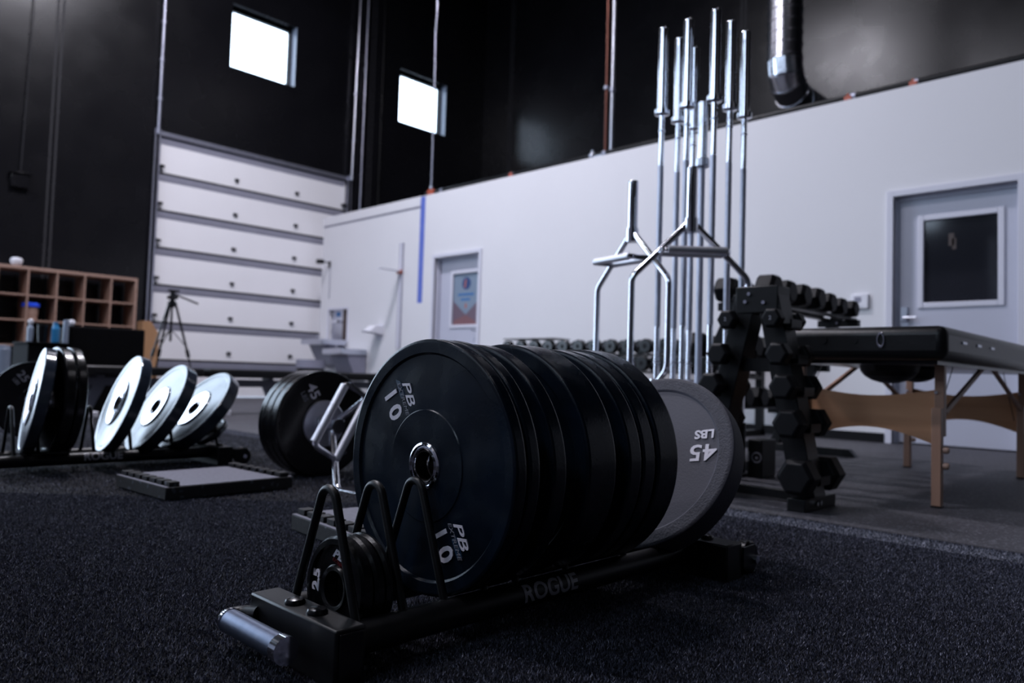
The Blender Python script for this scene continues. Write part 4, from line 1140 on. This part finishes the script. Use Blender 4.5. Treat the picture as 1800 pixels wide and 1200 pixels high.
# pipes on top of the partition
tr_ = empty('ledge_pipe', (-8.3, YW+.05, 2.9765))
obj('pipe_run', MB().cyl((0, 0, 0), (8.6, 0, 0), .028, 14), M['powder'], tr_)
for x in (.35, 1.7, 3.15, 5.85, 6.35):
    obj('clamp', MB().lathe([(.034, -.02), (.034, .02)], 14, 'x', Matrix.Translation((x, 0, 0))).box(x-.015, x+.015, -.02, .02, -.035, -.028), M['galv'], tr_)
tag(tr_, 'long black pipe lying along the top of the white wall', 'pipe')
for x, m, lab in ((-8.16, 'orange', 'orange-red valve at the top of the blue tape strip'), (-6.60, 'orange', 'small orange clamp on the wall top left of the copper pipe'), (-2.49, 'orange', 'small orange clamp on the wall top near the duct elbow'), (-1.965, 'orange', 'small orange clamp on the wall top above the right door')):
    v = empty('pipe_valve', (x, YW+.045, 2.94))
    sc_ = 1.6 if x < -8 else .8
    obj('valve_body', MB().box(-.04*sc_, .04*sc_, -.035, -.0, .0, .05*sc_), M[m], v, bevel=.006)
    obj('valve_knob', MB().lathe([(.018*sc_, .05*sc_), (.018*sc_, .075*sc_), (.0001, .08*sc_)], 12, 'z', Matrix.Translation((0, -.015, 0))), M[m] if sc_ < 1 else M['chrome_dull'], v)
    tag(v, lab, 'valve')
pipe('riser_pipe', [(-5.24, YW+.17, 2.90), (-5.27, YW+.17, 8.3)], .018, M['copper'], 'thin copper pipe rising from the top of the white wall', 'pipe', None, [(-5.25, YW+.17, 3.78)])
pipe('riser_pipe', [(-5.175, YW+.19, 2.90), (-5.175, YW+.19, 8.3)], .024, M['chrome_dull'], 'shiny steel pipe rising beside the copper pipe', 'pipe', None, [(-5.175, YW+.19, 3.74)])
pv = empty('pipe_fitting', (-5.32, YW+.05, 2.935))
obj('fitting_body', MB().sphere((0, -.01, .04), .045, 12, 8).box(.04, .14, -.03, .01, .0, .03), M['chrome_dull'], pv)
obj('fitting_nut', MB().lathe([(.022, .075), (.022, .10)], 6, 'z', Matrix.Translation((0, -.01, 0))), M['chrome_dull'], pv)
tag(pv, 'chrome pipe fitting at the foot of the copper pipe', 'fitting')
pipe('hanging_cable', [(-8.27, YW+.12, 2.92), (-8.28, YW+.12, 4.6), (-8.30, YW+.12, 5.35), (-8.28, YW+.12, 5.6), (-8.33, YW+.12, 8.3)], .012, M['galv'], 'thin cable hanging down in front of the second high window', 'cable')

# spiral duct with elbow
dc = empty('spiral_duct', (-3.24, YW+.40, 2.9))
R_ = .165
prof = [(R_, .72)]
z = .74
while z < 4.4:
    prof += [(R_, z), (R_+.006, z+.006), (R_+.006, z+.014), (R_, z+.02)]; z += .115
prof += [(R_, 4.45)]
obj('duct_pipe', MB().lathe(prof, 40, 'z', cap=False), M['duct'], dc)
def gore(a0, a1, Rb):
    # elbow piece turning from vertical (down) to +Y, in the YZ plane
    mb = MB(); vs = []; fs = []; seg = 32
    for a in (a0, a1):
        c = Vector((0, Rb-Rb*math.cos(a), -Rb*math.sin(a)))
        n_ = Vector((0, math.cos(a), math.sin(a)))
        for k in range(seg):
            t2 = 2*PI*k/seg
            vs.append(c + Vector((R_*math.cos(t2), 0, 0)) + n_*(R_*math.sin(t2)))
    for k in range(seg): fs.append((k, (k+1) % seg, seg+(k+1) % seg, seg+k))
    return mb.add([tuple(v+Vector((0, 0, .72))) for v in vs], fs)
for k in range(4):
    obj('elbow_gore', gore(k*PI/8, (k+1)*PI/8, .30), M['duct'], dc)
    a = k*PI/8
    c = Vector((0, .30-.30*math.cos(a), .72-.30*math.sin(a)))
    T = Matrix.Translation(c) @ Matrix.Rotation(a, 4, 'X')
    obj('seam_band', MB().ring([(R_, -.012), (R_+.007, -.012), (R_+.007, .012), (R_, .012)], 32, 'z', T), M['duct'], dc)
obj('duct_end', MB().ring([(R_, 0), (R_+.004, 0), (R_+.004, .9), (R_, .9)], 32, 'y', Matrix.Translation((0, .30, .42))), M['duct'], dc)
tag(dc, 'shiny spiral duct dropping to an elbow behind the white wall top', 'duct')
